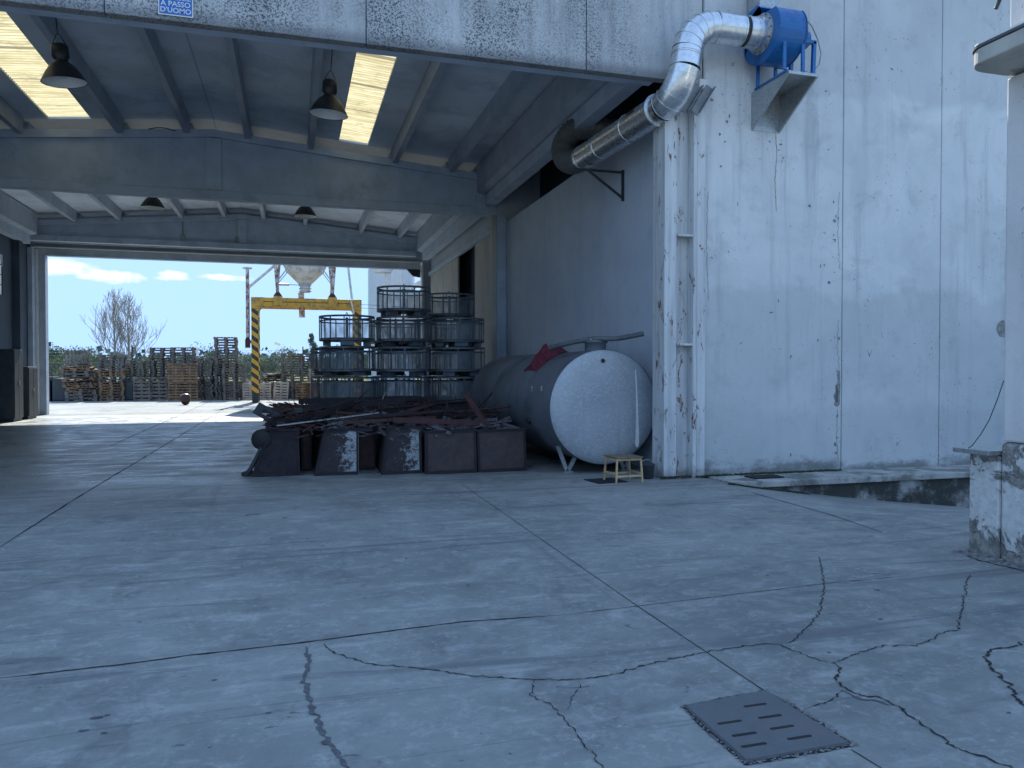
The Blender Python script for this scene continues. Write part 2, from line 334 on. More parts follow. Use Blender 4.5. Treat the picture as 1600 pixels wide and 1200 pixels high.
# ------------------------------------------------------------ mesh builder
class MB:
    def __init__(s): s.v = []; s.f = []; s.smooth = set()
    def add(s, vs, fs, mat=None, smooth=False):
        o = len(s.v); s.v += [tuple(mat @ Vector(p)) if mat is not None else tuple(p) for p in vs]
        for f in fs:
            if smooth: s.smooth.add(len(s.f))
            s.f.append(tuple(i + o for i in f))
        return s
    def box(s, x0, x1, y0, y1, z0, z1, mat=None):
        vs = [(x0, y0, z0), (x1, y0, z0), (x1, y1, z0), (x0, y1, z0), (x0, y0, z1), (x1, y0, z1), (x1, y1, z1), (x0, y1, z1)]
        return s.add(vs, [(0, 3, 2, 1), (4, 5, 6, 7), (0, 1, 5, 4), (1, 2, 6, 5), (2, 3, 7, 6), (3, 0, 4, 7)], mat)
    def bar(s, a, b, w, h, up=(0, 0, 1)):           # rectangular bar from a to b
        a = Vector(a); b = Vector(b); d = (b - a); L = d.length; d.normalize(); up = Vector(up)
        if abs(d.dot(up)) > .97: up = Vector((0, 1, 0)) if abs(d.y) < .9 else Vector((1, 0, 0))
        x = d.cross(up).normalized(); y = x.cross(d).normalized(); m = Matrix((x, d, y)).transposed().to_4x4(); m.translation = a
        return s.box(-w / 2, w / 2, 0, L, -h / 2, h / 2, m)
    def cyl(s, a, b, r0, r1=None, n=16, caps=True):
        r1 = r0 if r1 is None else r1; a = Vector(a); b = Vector(b); d = (b - a).normalized()
        x = d.orthogonal().normalized(); y = d.cross(x); vs = []
        for c, r in ((a, r0), (b, r1)):
            for i in range(n): t = 2 * PI * i / n; vs.append(c + x * (r * math.cos(t)) + y * (r * math.sin(t)))
        s.add(vs, [(i, (i + 1) % n, n + (i + 1) % n, n + i) for i in range(n)], None, True)
        if caps: s.add(vs, [tuple(range(n - 1, -1, -1)), tuple(range(n, 2 * n))])
        return s
    def tube(s, pts, r, n=8, caps=True, radii=None):
        pts = [Vector(p) for p in pts]; k = len(pts); vs = []; x = None
        for i, p in enumerate(pts):
            d = (pts[min(i + 1, k - 1)] - pts[max(i - 1, 0)]).normalized()
            x = d.orthogonal().normalized() if x is None else (x - d * x.dot(d)).normalized()
            y = d.cross(x); rr = radii[i] if radii else r
            for j in range(n): t = 2 * PI * j / n; vs.append(p + x * (rr * math.cos(t)) + y * (rr * math.sin(t)))
        fs = [(i * n + j, i * n + (j + 1) % n, (i + 1) * n + (j + 1) % n, (i + 1) * n + j) for i in range(k - 1) for j in range(n)]
        s.add(vs, fs, None, True)
        if caps: s.add(vs[:n] + vs[-n:], [tuple(range(n - 1, -1, -1)), tuple(range(n, 2 * n))])
        return s
    def lathe(s, prof, n=24, mat=None, close=False):      # prof: (r, z)
        vs = []; k = len(prof)
        for r, z in prof:
            for j in range(n): t = 2 * PI * j / n; vs.append((r * math.cos(t), r * math.sin(t), z))
        return s.add(vs, [(i * n + j, i * n + (j + 1) % n, (i + 1) * n + (j + 1) % n, (i + 1) * n + j) for i in range(k - 1) for j in range(n)], mat, True)
    def ring(s, r, z, w, h, n=28, mat=None):
        return s.lathe([(r, z), (r, z + h), (r - w, z + h), (r - w, z), (r, z)], n, mat)
    def prism(s, poly, a, b, axis='y', mat=None):     # polygon (2-D) extruded between a and b along an axis
        n = len(poly); mk = {'y': lambda p, t: (p[0], t, p[1]), 'x': lambda p, t: (t, p[0], p[1]), 'z': lambda p, t: (p[0], p[1], t)}[axis]
        vs = [mk(p, a) for p in poly] + [mk(p, b) for p in poly]
        fs = [(i, (i + 1) % n, n + (i + 1) % n, n + i) for i in range(n)] + [tuple(range(n - 1, -1, -1)), tuple(range(n, 2 * n))]
        return s.add(vs, fs, mat)
    def build(s, name, mat, parent=None, loc=None, bevel=0, fix=True, kind=None):
        me = bpy.data.meshes.new(name); me.from_pydata(s.v, [], s.f); me.update()
        if s.smooth:
            for i in s.smooth: me.polygons[i].use_smooth = True
        if fix:
            import bmesh
            bm = bmesh.new(); bm.from_mesh(me); bmesh.ops.recalc_face_normals(bm, faces=bm.faces); bm.to_mesh(me); bm.free()
        me.materials.append(mat if not isinstance(mat, str) else M[mat])
        o = bpy.data.objects.new(name, me); COL.objects.link(o)
        if parent is not None: o.parent = parent
        if loc is not None: o.location = loc
        if bevel:
            b = o.modifiers.new('bevel', 'BEVEL'); b.width = bevel; b.segments = 2; b.limit_method = 'ANGLE'; b.angle_limit = R(40)
        if kind: o['kind'] = kind
        return o
def tag(o, label=None, cat=None, group=None, kind=None):
    for k, v in (('label', label), ('category', cat), ('group', group), ('kind', kind)):
        if v: o[k] = v
    return o
def empty(name, loc=(0, 0, 0), rz=0, label=None, cat=None, group=None, rot=None):
    o = bpy.data.objects.new(name, None); COL.objects.link(o); o.location = loc; o.rotation_euler = rot or (0, 0, rz); o.empty_display_size = .2
    return tag(o, label, cat, group)
def copy_tree(o, parent=None):
    c = o.copy(); COL.objects.link(c)
    if parent is not None: c.parent = parent
    for ch in [q for q in o.children]: copy_tree(ch, c)
    return c
def text_mesh(name, body, size, mat, parent, loc, rot, depth=.002, align='CENTER', bold=0):
    cu = bpy.data.curves.new(name, 'FONT'); cu.body = body; cu.size = size; cu.extrude = depth; cu.align_x = align; cu.offset = bold; cu.resolution_u = 3
    t = bpy.data.objects.new(name, cu); COL.objects.link(t)
    me = bpy.data.meshes.new_from_object(t.evaluated_get(bpy.context.evaluated_depsgraph_get())); bpy.data.objects.remove(t)
    me.name = name; me.materials.clear(); me.materials.append(M[mat]); o = bpy.data.objects.new(name, me); COL.objects.link(o); o.parent = parent; o.location = loc; o.rotation_euler = rot
    return o

# ------------------------------------------------------------ ground
def arange(a, b, s):
    r = []; x = a
    while x < b - 1e-6: r.append(x); x += s
    return r + [b]
xs = [-70, -30, -12, -6, 0, 3] + arange(5, 13.2, .2) + [16, 30, 70]; ys = [-30, -10, 0, 3] + arange(5.6, 10.8, .2) + [14, 20, 30, 40, 48]
g = MB(); g.add([(x, y, ground_z(x, y)) for y in ys for x in xs], [(j * len(xs) + i, j * len(xs) + i + 1, (j + 1) * len(xs) + i + 1, (j + 1) * len(xs) + i) for j in range(len(ys) - 1) for i in range(len(xs) - 1)], None, True)
yard = g.build('concrete_yard', 'floor', kind='structure')
f = MB(); z = -.02
for (x0, x1, y0, y1) in ((-1500, 1500, 48, 3000), (-1500, 1500, -1500, -30), (-1500, -70, -30, 48), (70, 1500, -30, 48)): f.add([(x0, y0, z), (x1, y0, z), (x1, y1, z), (x0, y1, z)], [(0, 1, 2, 3)])
f.build('grass_field', 'field', kind='structure')

def strip(pts, width, mat, name, jit=0, wj=.5, seg=.05, zoff=.003, seed=0):
    rnd = random.Random(seed); P = []
    for a, b in zip(pts[:-1], pts[1:]):
        L = (b - a).length; n = max(1, int(L / seg))
        for i in range(n): P.append(a.lerp(b, i / n))
    P.append(pts[-1]); vs = []; L = len(P)
    off = [noise.noise(Vector((i * .33, seed * 7.1, 0))) * jit + noise.noise(Vector((i * 1.1, seed * 3.3, 5))) * jit * .6 for i in range(L)]
    for i, p in enumerate(P):
        d = (P[min(i + 1, L - 1)] - P[max(i - 1, 0)]); d.z = 0
        d = d.normalized() if d.length > 1e-6 else Vector((1, 0, 0)); nrm = Vector((-d.y, d.x, 0))
        w = width * (1 + wj * noise.noise(Vector((i * .4, seed, 9))) * 1.8) * .5; w = max(w, width * .12)
        if jit and (i < 4 or i > L - 5): w *= .45
        c = p + nrm * off[i]
        for sg in (-1, 1): q = c + nrm * (w * sg); vs.append((q.x, q.y, ground_z(q.x, q.y) + zoff))
    m = MB(); m.add(vs, [(2 * i, 2 * i + 1, 2 * i + 3, 2 * i + 2) for i in range(L - 1)]); return m.build(name, mat, yard)
def px(*pts): return [gz(a, b) for a, b in pts]
# sawn joints (straight) and cracks (ragged) in the concrete
strip(px((722, 757), (1000, 950), (1205, 1087)), .007, 'crack', 'floor_joint', 0, .3, .2, seed=1)
strip(px((0, 855), (120, 778), (240, 706), (345, 642)), .020, 'crack', 'floor_joint', .008, .9, .15, seed=2)
strip(px((172, 697), (300, 640), (340, 622)), .022, 'crack', 'floor_joint', .008, .8, .2, seed=3)
strip(px((1330, 1172), (1375, 1200), (1480, 1290)), .012, 'crack', 'floor_joint', .004, .5, .05, seed=4)
strip(px((0, 1060), (170, 1041), (300, 1024), (460, 1006), (720, 972), (870, 962)), .013, 'crack', 'floor_joint', .006, .8, .04, seed=5)
strip(px((870, 962), (1025, 944), (1290, 912), (1420, 900)), .006, 'crack', 'floor_joint', .002, .6, .05, seed=6)
strip(px((70, 812), (250, 803), (420, 797)), .006, 'crack', 'floor_joint', .002, .6, .1, seed=61)
strip(px((1150, 763), (1300, 805), (1378, 832)), .016, 'crack', 'floor_joint', .005, .6, .1, seed=7)
strip(px((560, 790), (735, 780), (985, 760), (1100, 757)), .007, 'crack', 'floor_joint', .01, .6, .1, seed=8)
for i, (w, j, pp) in enumerate((
    (.009, .02, [(505, 1007), (520, 1020), (545, 1028), (575, 1038), (660, 1045), (740, 1057), (830, 1062), (885, 1063), (925, 1060), (965, 1053), (1000, 1042), (1050, 1030), (1110, 1018), (1195, 1006), (1218, 1008), (1262, 1026), (1300, 1037)]),
    (.008, .02, [(1218, 1007), (1238, 1003), (1255, 985), (1268, 975), (1282, 955), (1285, 935), (1288, 915), (1285, 895), (1280, 870)]),
    (.012, .02, [(1300, 1036), (1315, 1044), (1305, 1060), (1318, 1075), (1345, 1088), (1375, 1090), (1395, 1100), (1420, 1118), (1445, 1137), (1470, 1152), (1490, 1168), (1530, 1182), (1570, 1196), (1600, 1210)]),
    (.008, .02, [(1300, 1036), (1340, 1022), (1380, 1009), (1430, 1009), (1460, 998), (1478, 987), (1497, 985), (1502, 955), (1508, 930), (1510, 910), (1517, 898)]),
    (.007, .02, [(1318, 1078), (1300, 1092), (1280, 1102), (1257, 1108)]),
    (.016, .02, [(1600, 1003), (1580, 1012), (1556, 1014), (1540, 1028), (1552, 1048), (1570, 1062), (1582, 1080), (1600, 1105), (1620, 1130)]),
    (.006, .02, [(832, 1062), (835, 1075), (830, 1087), (860, 1100), (888, 1130), (905, 1155), (930, 1180), (942, 1200), (960, 1240)]),
    (.004, .01, [(905, 1065), (908, 1075), (892, 1090), (888, 1110)]))):
    strip(px(*pp), w * .85, 'crack', 'crack', j * 1.0, 1.0, .014, .004, seed=20 + i)
strip(px((478, 1012), (483, 1035), (475, 1060), (482, 1090), (495, 1125), (512, 1158), (535, 1190), (548, 1210)), .022, 'tar', 'crack', .03, .9, .02, .0035, seed=40)
strip(px((1318, 1080), (1345, 1093), (1372, 1096), (1392, 1104)), .022, 'tar', 'crack', .02, .9, .02, .0035, seed=42)
strip(px((1505, 866), (1530, 876), (1565, 884), (1600, 892), (1640, 900)), .02, 'crack', 'crack', .02, .9, .02, .004, seed=43)
def stain(name, c, rx, ry, n, mat, seed):          # a shallow chip with a ragged edge
    rnd = random.Random(seed); m = MB(); vs = []
    for i in range(n): t = 2 * PI * i / n; k = rnd.uniform(.55, 1.1); x = c.x + rx * k * math.cos(t); y = c.y + ry * k * math.sin(t); vs.append((x, y, ground_z(x, y) + .0032))
    m.add(vs, [tuple(range(n))]); m.build(name, mat, yard)
for i, (a, b, rx, ry) in enumerate(((150, 1122, .03, .018), (168, 1118, .016, .012), (130, 1142, .022, .012), (162, 1146, .018, .012), (420, 1114, .018, .01), (1370, 922, .02, .02), (1376, 968, .022, .016), (1296, 1020, .016, .014), (1576, 1114, .016, .01), (1065, 998, .02, .006), (797, 1178, .009, .004), (335, 1063, .02, .008), (55, 1000, .01, .006), (1520, 1045, .008, .005), (62, 1075, .01, .007), (942, 882, .01, .01), (1000, 890, .012, .008))):
    stain('chip', gz(a, b), rx, ry, 11, 'tar', i)

# ------------------------------------------------------------ hall
HX0, HX1, RX = -9.1, 5.28, -1.85
def roofz(x): return 7.78 - .088 * abs(x - RX)
hall = empty('warehouse_hall', (0, 0, 0), 0, 'grey concrete warehouse hall standing open at both ends', 'warehouse')
# fascia panels over the front opening
fx = [-12.0, -8.41, -5.29, -2.17, .95, 4.07, 5.945]
for a, b in zip(fx[:-1], fx[1:]):
    m = MB(); m.prism([(a + .006, 5.93), (b - .006, 5.93), (b - .006, 8.35), (a + .006, 8.35)], 10.2, 10.36)
    m.build('fascia_panel', 'fascia', hall, bevel=.012)
MB().box(-12, 5.94, 10.212, 10.35, 5.95, 8.34).build('fascia_backing', 'dark_void', hall)
m = MB(); m.box(-12, 5.26, 10.36, 10.62, 5.97, 6.3); m.build('front_lintel', 'beam_paint', hall, bevel=.01)
m = MB(); m.box(HX0 - .3, 5.9, 10.10, 10.44, 8.35, 8.42); m.build('coping', 'galv', hall)
# roof slabs, with two slots for the translucent strips in the front bay
SK = ((-5.43, -4.54), (1.16, 1.89)); th = .09
def slab(x0, x1, y0, y1, name='roof_slab', mat='ceiling', dz=0):
    MB().prism([(x0, roofz(x0) + dz), (x1, roofz(x1) + dz), (x1, roofz(x1) + th + dz), (x0, roofz(x0) + th + dz)], y0, y1).build(name, mat, hall)
for x0, x1 in ((-9.5, SK[0][0]), (SK[0][1], RX - .006), (RX + .006, SK[1][0]), (SK[1][1], 5.6)): slab(x0, x1, 10.36, 19.95)
for x0, x1 in ((-9.5, RX - .006), (RX + .006, 5.6)): slab(x0, x1, 20.95, 31.9); slab(x0, x1, 19.952, 20.948, 'lit_roof_band', 'lit_ceiling_tone')  # roof strip behind the beam coloured paler to stand for light on the ceiling
MB().box(RX - .2, RX + .2, 10.3, 31.9, roofz(RX) + th + .002, roofz(RX) + th + .1).build('ridge_cap', 'galv', hall)
for x0, x1 in SK:
    m = MB(); ys_ = arange(10.6, 19.9, .0145); vs = []
    for y in ys_:
        dz = .016 * math.sin(2 * PI * y / .118)
        for x in (x0 - .02, x1 + .02): vs.append((x, y, roofz(x) + .05 + dz))
    m.add(vs, [(2 * i, 2 * i + 1, 2 * i + 3, 2 * i + 2) for i in range(len(ys_) - 1)], None, True)
    m.build('skylight', 'skylight', hall, fix=False)
# tapered roof beams
def roof_beam(Y, top_off, x0, x1, zb):
    zt = lambda x: roofz(x) - top_off
    m = MB(); m.prism([(x0, zb + .22), (x1, zb + .22), (x1, zt(x1) - .18), (RX, zt(RX) - .18), (x0, zt(x0) - .18)], Y + .08, Y + .2)
    web = m.build('beam_web', 'beam_paint', hall)
    m = MB(); m.box(x0, x1, Y, Y + .28, zb, zb + .2); m.prism([(x0, zb + .2), (x1, zb + .2), (x1, zb + .225), (x0, zb + .225)], Y + .04, Y + .24)
    m.build('beam_bottom_flange', 'beam_paint', hall, bevel=.008)
    m = MB()
    for a, b in ((x0, RX), (RX, x1)): m.prism([(a, zt(a) - .18), (b, zt(b) - .18), (b, zt(b)), (a, zt(a))], Y - .02, Y + .30)
    m.build('beam_top_flange', 'beam_paint', hall)
    m = MB()
    for x in (-6.9, -1.95, -1.75 + .0, 3.2):
        pass
    m.box(-2.03, -1.67, Y + .02, Y + .26, zb + .226, zt(RX) - .20); m.build('beam_stiffener', 'beam_paint', hall)
roof_beam(19.9, .26, -9.0, 4.78, 5.83)
roof_beam(30.3, .26, -9.0, 4.78, 6.22)
m = MB(); m.box(4.78, 5.36, 19.94, 20.16, 5.83, 6.85); m.build('beam_bearing', 'beam_paint', hall)
# purlins
for x in (-7.45, -6.0, -3.92, -2.45, -1.05, .47, 2.58, 4.08):
    for y0, y1 in ((10.64, 19.86), (20.22, 30.26), (30.62, 31.8)):
        m = MB(); zt = roofz(x) - .005
        m.prism([(x - .065, zt - .36), (x + .065, zt - .36), (x + .09, zt), (x - .09, zt)], y0, y1); m.build('purlin', 'purlin', hall)
# edge (gutter) beams: stepped profile
for s_, xe in ((1, 4.78), (-1, -8.6)):
    for y0, y1 in ((10.63, 19.85), (20.23, 30.2)):
        X = lambda d: xe + s_ * d
        m = MB(); m.prism([(X(0), 6.42), (X(.16), 6.36), (X(.5), 6.36), (X(.5), 7.05), (X(0), 7.13)], y0, y1); m.build('edge_beam', 'purlin', hall)
        m = MB(); m.prism([(X(.22), 6.06), (X(.48), 6.06), (X(.48), 6.35), (X(.22), 6.35)], y0, y1); m.build('gutter_rail', 'beam_paint', hall)
# right inner wall of the first bay, dark gap above it
for a, b in ((10.3, 13.4), (13.4, 16.6), (16.6, 19.9)): MB().box(5.62, 5.78, a + .004, b - .004, -.02, 5.68).build('wall_panel', 'inner_wall', hall)
MB().box(6.6, 6.7, 10.45, 20, 5.0, 8.2).build('gap_back_wall', 'dark_void', hall)
MB().box(5.79, 6.6, 10.45, 20, 5.3, 5.4).build('gap_floor', 'dark_void', hall)
MB().box(5.3, 6.7, 19.98, 20.1, 0, 8).build('cross_wall', 'inner_wall', hall)
# middle column
m = MB(); m.box(5.34, 5.62, 19.92, 20.12, 0, 5.83); m.build('column', 'beam_paint', hall, bevel=.01)
m = MB(); m.box(5.20, 5.335, 19.90, 20.14, 0, 5.815); m.build('column_flange', 'door_panel', hall, bevel=.008)
# second bay right side: upper wall, track and sliding doors
MB().box(5.52, 5.62, 20.14, 31.3, 5.62, 7.2).build('upper_wall', 'inner_wall', hall)
MB().box(5.40, 5.50, 20.3, 31.2, 5.55, 5.70).build('door_track', 'beam_paint', hall, bevel=.006)
for a, b in ((20.45, 23.0), (25.55, 28.2), (28.25, 30.9)):
    d = MB().box(5.46, 5.52, a, b, .03, 5.54).build('sliding_door', 'door_panel', hall, bevel=.006)
MB().box(5.9, 6.0, 20.1, 31.3, 0, 7.6).build('annex_wall', 'dark_void', hall)
MB().box(5.62, 6.0, 20.1, 31.3, 7.3, 7.4).build('annex_ceiling', 'dark_void', hall)
# left side wall
WY = (26.6, 28.55)
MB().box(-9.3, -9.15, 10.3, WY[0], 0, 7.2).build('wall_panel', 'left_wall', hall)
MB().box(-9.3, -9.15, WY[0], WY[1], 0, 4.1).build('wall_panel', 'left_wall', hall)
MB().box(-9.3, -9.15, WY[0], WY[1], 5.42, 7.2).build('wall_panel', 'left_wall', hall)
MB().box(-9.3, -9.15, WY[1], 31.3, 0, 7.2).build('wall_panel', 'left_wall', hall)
win = empty('window'); win.parent = hall
pts = [(WY[0], 4.1), (WY[1], 4.1)] + [(WY[1] - .4 + .4 * math.cos(t), 5.02 + .4 * math.sin(t)) for t in [i * PI / 16 for i in range(9)]] + [(WY[0], 5.42)]
MB().prism(pts, -9.20, -9.19, 'x').build('pane', 'pane', win)
MB().prism([(WY[1], 5.02), (WY[1], 5.42), (WY[1] - .4, 5.42)] + [(WY[1] - .4 + .4 * math.cos(t), 5.02 + .4 * math.sin(t)) for t in [i * PI / 16 for i in range(7, 0, -1)]], -9.28, -9.151, 'x').build('window_corner', 'inner_wall', win)
m = MB()
for i in range(1, 4): m.box(-9.19, -9.16, WY[0], WY[1], 4.1 + i * .33 - .012, 4.1 + i * .33 + .012)
for y in (WY[0] + .65, WY[0] + 1.3): m.box(-9.188, -9.158, y - .012, y + .012, 4.1, 5.42)
m.build('window_frame', 'dark_metal', win)
for y in (19.92, 24.9, 29.4): MB().box(-9.148, -8.92, y, y + .35, 0, 6.05).build('column', 'left_wall', hall, bevel=.01)
# far end: door frame with posts and lintels
MB().box(-9.14, -8.98, 30.9, 31.42, 0, 6.05).build('door_post', 'beam_paint', hall, bevel=.01)
MB().box(-8.975, -8.90, 31.2, 31.42, 0, 6.04).build('door_jamb_strip', 'white_paint', hall, bevel=.006)
MB().box(-8.898, -8.68, 31.3, 31.62, 0, 5.825).build('door_post', 'beam_paint', hall, bevel=.01)
MB().box(-12, -8.9, 31.45, 31.65, 0, 7.3) if False else MB().box(-12, -9.0, 31.45, 31.6, 0, 6.12).build('end_wall', 'inner_wall', hall)
MB().box(5.12, 5.20, 31.1, 31.4, 0, 5.97).build('door_jamb_strip', 'white_paint', hall, bevel=.006)
MB().box(5.205, 5.66, 31.35, 31.6, 0, 7.2).build('door_post', 'beam_paint', hall, bevel=.01)
MB().box(-8.97, 5.115, 31.3, 31.6, 5.83, 6.132).build('door_lintel', 'beam_paint', hall, bevel=.008)
MB().box(-8.97, 5.115, 31.14, 31.27, 6.09, 6.13).build('lintel_edge_strip', 'white_paint', hall)
MB().box(-9.30, 5.5, 31.22, 31.55, 6.135, 7.9).build('gable_wall', 'beam_paint', hall)
MB().box(-8.9, 5.1, 30.62, 30.74, 6.20, 6.26).build('door_rail', 'galv', hall)
m = MB()
for i in range(9): m.box(-8.2 + i * 1.55, -8.12 + i * 1.55, 30.5, 31.2, 6.27, 6.33)
m.build('rail_hanger', 'dark_metal', hall)
MB().prism([(5.10, 5.82), (4.55, 5.82), (4.80, 5.55), (5.10, 5.50)], 31.3, 31.42).build('corner_gusset', 'dark_metal', hall)
# front white steel column with door guides
gx0 = 5.28
MB().box(gx0, gx0 + .20, 10.12, 10.50, 0, 5.55).build('column_flange', 'peel', hall, bevel=.006)
m = MB(); m.box(gx0 + .205, gx0 + .50, 10.26, 10.45, 0, 5.5); m.box(gx0 + .445, gx0 + .50, 10.06, 10.255, 0, 5.5); m.build('guide_channel', 'peel', hall, bevel=.005)
MB().box(gx0 + .206, gx0 + .443, 10.235, 10.257, .02, 5.48).build('guide_liner', 'peel', hall)
for z_ in (3.60, 1.98): MB().box(gx0 + .207, gx0 + .443, 10.07, 10.232, z_, z_ + .035).build('guide_plate', 'peel', hall, bevel=.003)
MB().box(gx0 + .515, 5.944, 10.09, 10.44, 0, 5.76).build('pilaster', 'peel', hall, bevel=.01)
MB().box(gx0 + .50, 5.93, 10.0, 10.19, 5.78, 5.925).build('head_block', 'white_paint', hall, bevel=.02)
for i, x in enumerate((gx0 + .26, gx0 + .46)):     # two tilted rail ends below the head block
    m = MB(); a = Vector((x + .20, 9.98, 5.80)); b = Vector((x - .02, 10.04, 5.42))
    m.bar(a, b, .13, .012, (0, 1, 0)); m.bar(a + Vector((.065, -.03, 0)), b + Vector((.065, -.03, 0)), .012, .07, (0, 1, 0)); m.build('rail_end', 'rail_steel', hall)

# ------------------------------------------------------------ tall neighbouring wall (right)
nb = empty('neighbouring_building', (0, 0, 0), 0, 'tall weathered whitewashed concrete building to the right of the open hall', 'building')
jx = [5.95, 8.45, 10.40, 12.4, 14.9, 17.4, 19.9]
for a, b in zip(jx[:-1], jx[1:]): MB().box(a + .007, b - .007, 10.16, 10.40, 0, 8.55).build('wall_panel', 'outer_wall', nb, bevel=.012)
MB().box(5.96, 19.88, 10.185, 10.39, 0, 8.54).build('joint_filler', 'shutter', nb)
MB().box(5.5, 19.9, 10.41, 32, 8.3, 8.5).build('roof', 'ceiling', nb)
MB().box(5.45, 5.495, 10.45, 32, 7.1, 8.5).build('parapet', 'ceiling', nb)
MB().box(5.5, 19.9, 31.9, 32.0, 0, 8.29).build('rear_wall', 'inner_wall', nb)
MB().box(19.7, 19.9, 10.41, 32, 0, 8.29).build('side_wall', 'inner_wall', nb)
MB().box(5.92, 20.0, 10.1, 10.46, 8.56, 8.62).build('coping', 'galv', nb)
# wear on the wall: spalls, cracks and rust streak, all in shallow relief
def wall_patch(pp, mat, Y=10.157, name='spalled_patch'):
    m = MB(); q = [gy(a, b, Y) for a, b in pp]; m.add([tuple(v) for v in q], [tuple(range(len(q)))]); m.build(name, mat, nb, fix=False)
def wall_line(pp, w, mat='crack', Y=10.156, seed=0, jit=.01):
    q = [gy(a, b, Y) for a, b in pp]; P = []
    for a, b in zip(q[:-1], q[1:]):
        n = max(1, int((b - a).length / .03))
        for i in range(n): P.append(a.lerp(b, i / n))
    P.append(q[-1]); vs = []
    for i, p in enumerate(P):
        d = (P[min(i + 1, len(P) - 1)] - P[max(i - 1, 0)]).normalized(); n_ = Vector((-d.z, 0, d.x))
        o = noise.noise(Vector((i * .5, seed, 3))) * jit; ww = w * (1 + noise.noise(Vector((i * .7, seed, 8)))) * .5
        for s_ in (-1, 1): vs.append(tuple(p + n_ * (o + s_ * ww)))
    m = MB(); m.add(vs, [(2 * i, 2 * i + 1, 2 * i + 3, 2 * i + 2) for i in range(len(P) - 1)]); m.build('wall_crack', mat, nb, fix=False)
wall_patch([(1308, 583), (1312, 578), (1313, 600), (1312, 632), (1308, 636), (1303, 632), (1305, 626), (1302, 618), (1306, 611), (1305, 604), (1309, 597)], 'rubble')
wall_patch([(1306, 600), (1309, 607), (1310, 612), (1309, 628), (1305, 627), (1307, 612)], 'tar', 10.155)
for i, pp in enumerate(([(1286, 418), (1281, 432), (1289, 438), (1295, 436)], [(1307, 448), (1312, 453), (1303, 452)], [(1207, 461), (1211, 459), (1210, 466)], [(1205, 488), (1214, 489), (1206, 496), (1212, 498)],
    [(1236, 330), (1246, 327), (1238, 331)], [(1300, 375), (1308, 372)], [(1300, 525), (1308, 523), (1312, 531)], [(1290, 526), (1289, 548)], [(1211, 530), (1215, 536)], [(1305, 343), (1311, 350)], [(1302, 308), (1310, 305)], [(1205, 238), (1212, 248), (1208, 262)],
    [(1130, 198), (1138, 200), (1135, 208)], [(1112, 118), (1121, 122), (1118, 127)], [(1152, 118), (1163, 119), (1155, 123)], [(1136, 320), (1140, 314)], [(1302, 555), (1309, 562)], [(1304, 685), (1307, 692)], [(1307, 470), (1310, 520), (1309, 560)], [(1288, 250), (1296, 256)], [(1260, 300), (1272, 298)], [(1240, 702), (1247, 703)], [(1125, 230), (1122, 244), (1130, 240)])):
    cx_ = sum(p[0] for p in pp) / len(pp); cy_ = sum(p[1] for p in pp) / len(pp); rr_ = random.Random(i)
    for k in range(rr_.choice((1, 1, 2, 4))):
        ax = cx_ + rr_.gauss(0, 3 if cx_ > 1296 else 9); ay = cy_ + rr_.gauss(0, 16); a0 = rr_.uniform(.6, 3.6); b0 = rr_.uniform(.5, 3.8)
        wall_patch([(ax + a0 * rr_.uniform(.4, 1.1) * math.cos(j * PI / 5), ay + b0 * rr_.uniform(.4, 1.1) * math.sin(j * PI / 5)) for j in range(10)], 'chip', 10.1562 - k * .0004, 'paint_chip')
for k_, (xa, ya, yb) in enumerate(((1311, 300, 420), (1310, 500, 575), (1309, 640, 720), (1106, 300, 470))): wall_line([(xa, ya), (xa - 2, (ya + yb) / 2), (xa + 1, yb)], .0045, seed=90 + k_, jit=.03)
wall_line([(1212, 208), (1214, 240), (1211, 280), (1213, 330)], .012, 'ochre', 10.1565, 77, .012)
wall_patch([(1559, 505), (1566, 500), (1572, 502), (1572, 527), (1562, 526), (1557, 516)], 'rubble')
# ledge along the foot of the wall
lg = empty('wall_ledge', (0, 0, 0), 0, 'low mossy concrete ledge along the foot of the whitewashed wall', 'ledge')
m = MB(); m.prism([(6.0, 9.55), (6.35, 9.40), (20, 9.36), (20, 10.155), (6.0, 10.155)], -.075, .015, 'z'); m.build('ledge_slab', 'ledge', lg, bevel=.012)
m = MB(); m.prism([(6.3, 9.47), (20, 9.44), (20, 9.9), (6.3, 9.9)], -1.1, -.078, 'z'); m.build('retaining_face', 'ledge_face', lg)
MB().box(6.5, 7.0, 9.62, 9.9, .016, .036).build('loose_slat', 'dark_rust', lg)
def moss(n, f_, name, lab):
    m = MB(); rnd = random.Random(3)
    for i in range(n):
        x, y, z_ = f_(rnd); s_ = rnd.uniform(.012, .04)
        m.add([(x - s_, y, z_), (x + s_, y, z_), (x, y + s_ * .6, z_ + s_ * .7), (x, y - s_ * .6, z_ + s_ * .5)], [(0, 1, 2), (0, 3, 1), (0, 2, 3), (1, 3, 2)])
    tag(m.build(name, 'moss', fix=False), lab, 'moss', kind='stuff')
moss(900, lambda r: ((lambda x: (x, 10.12 - abs(r.gauss(0, .03)), .016))(r.uniform(5.2, 8.4)) if r.random() < .6 else (lambda x: (x, 9.36 + r.gauss(0, .02), ground_z(x, 9.36) + .0))(r.uniform(5.9, 7.2))), 'moss', 'dark moss along the foot of the white wall')

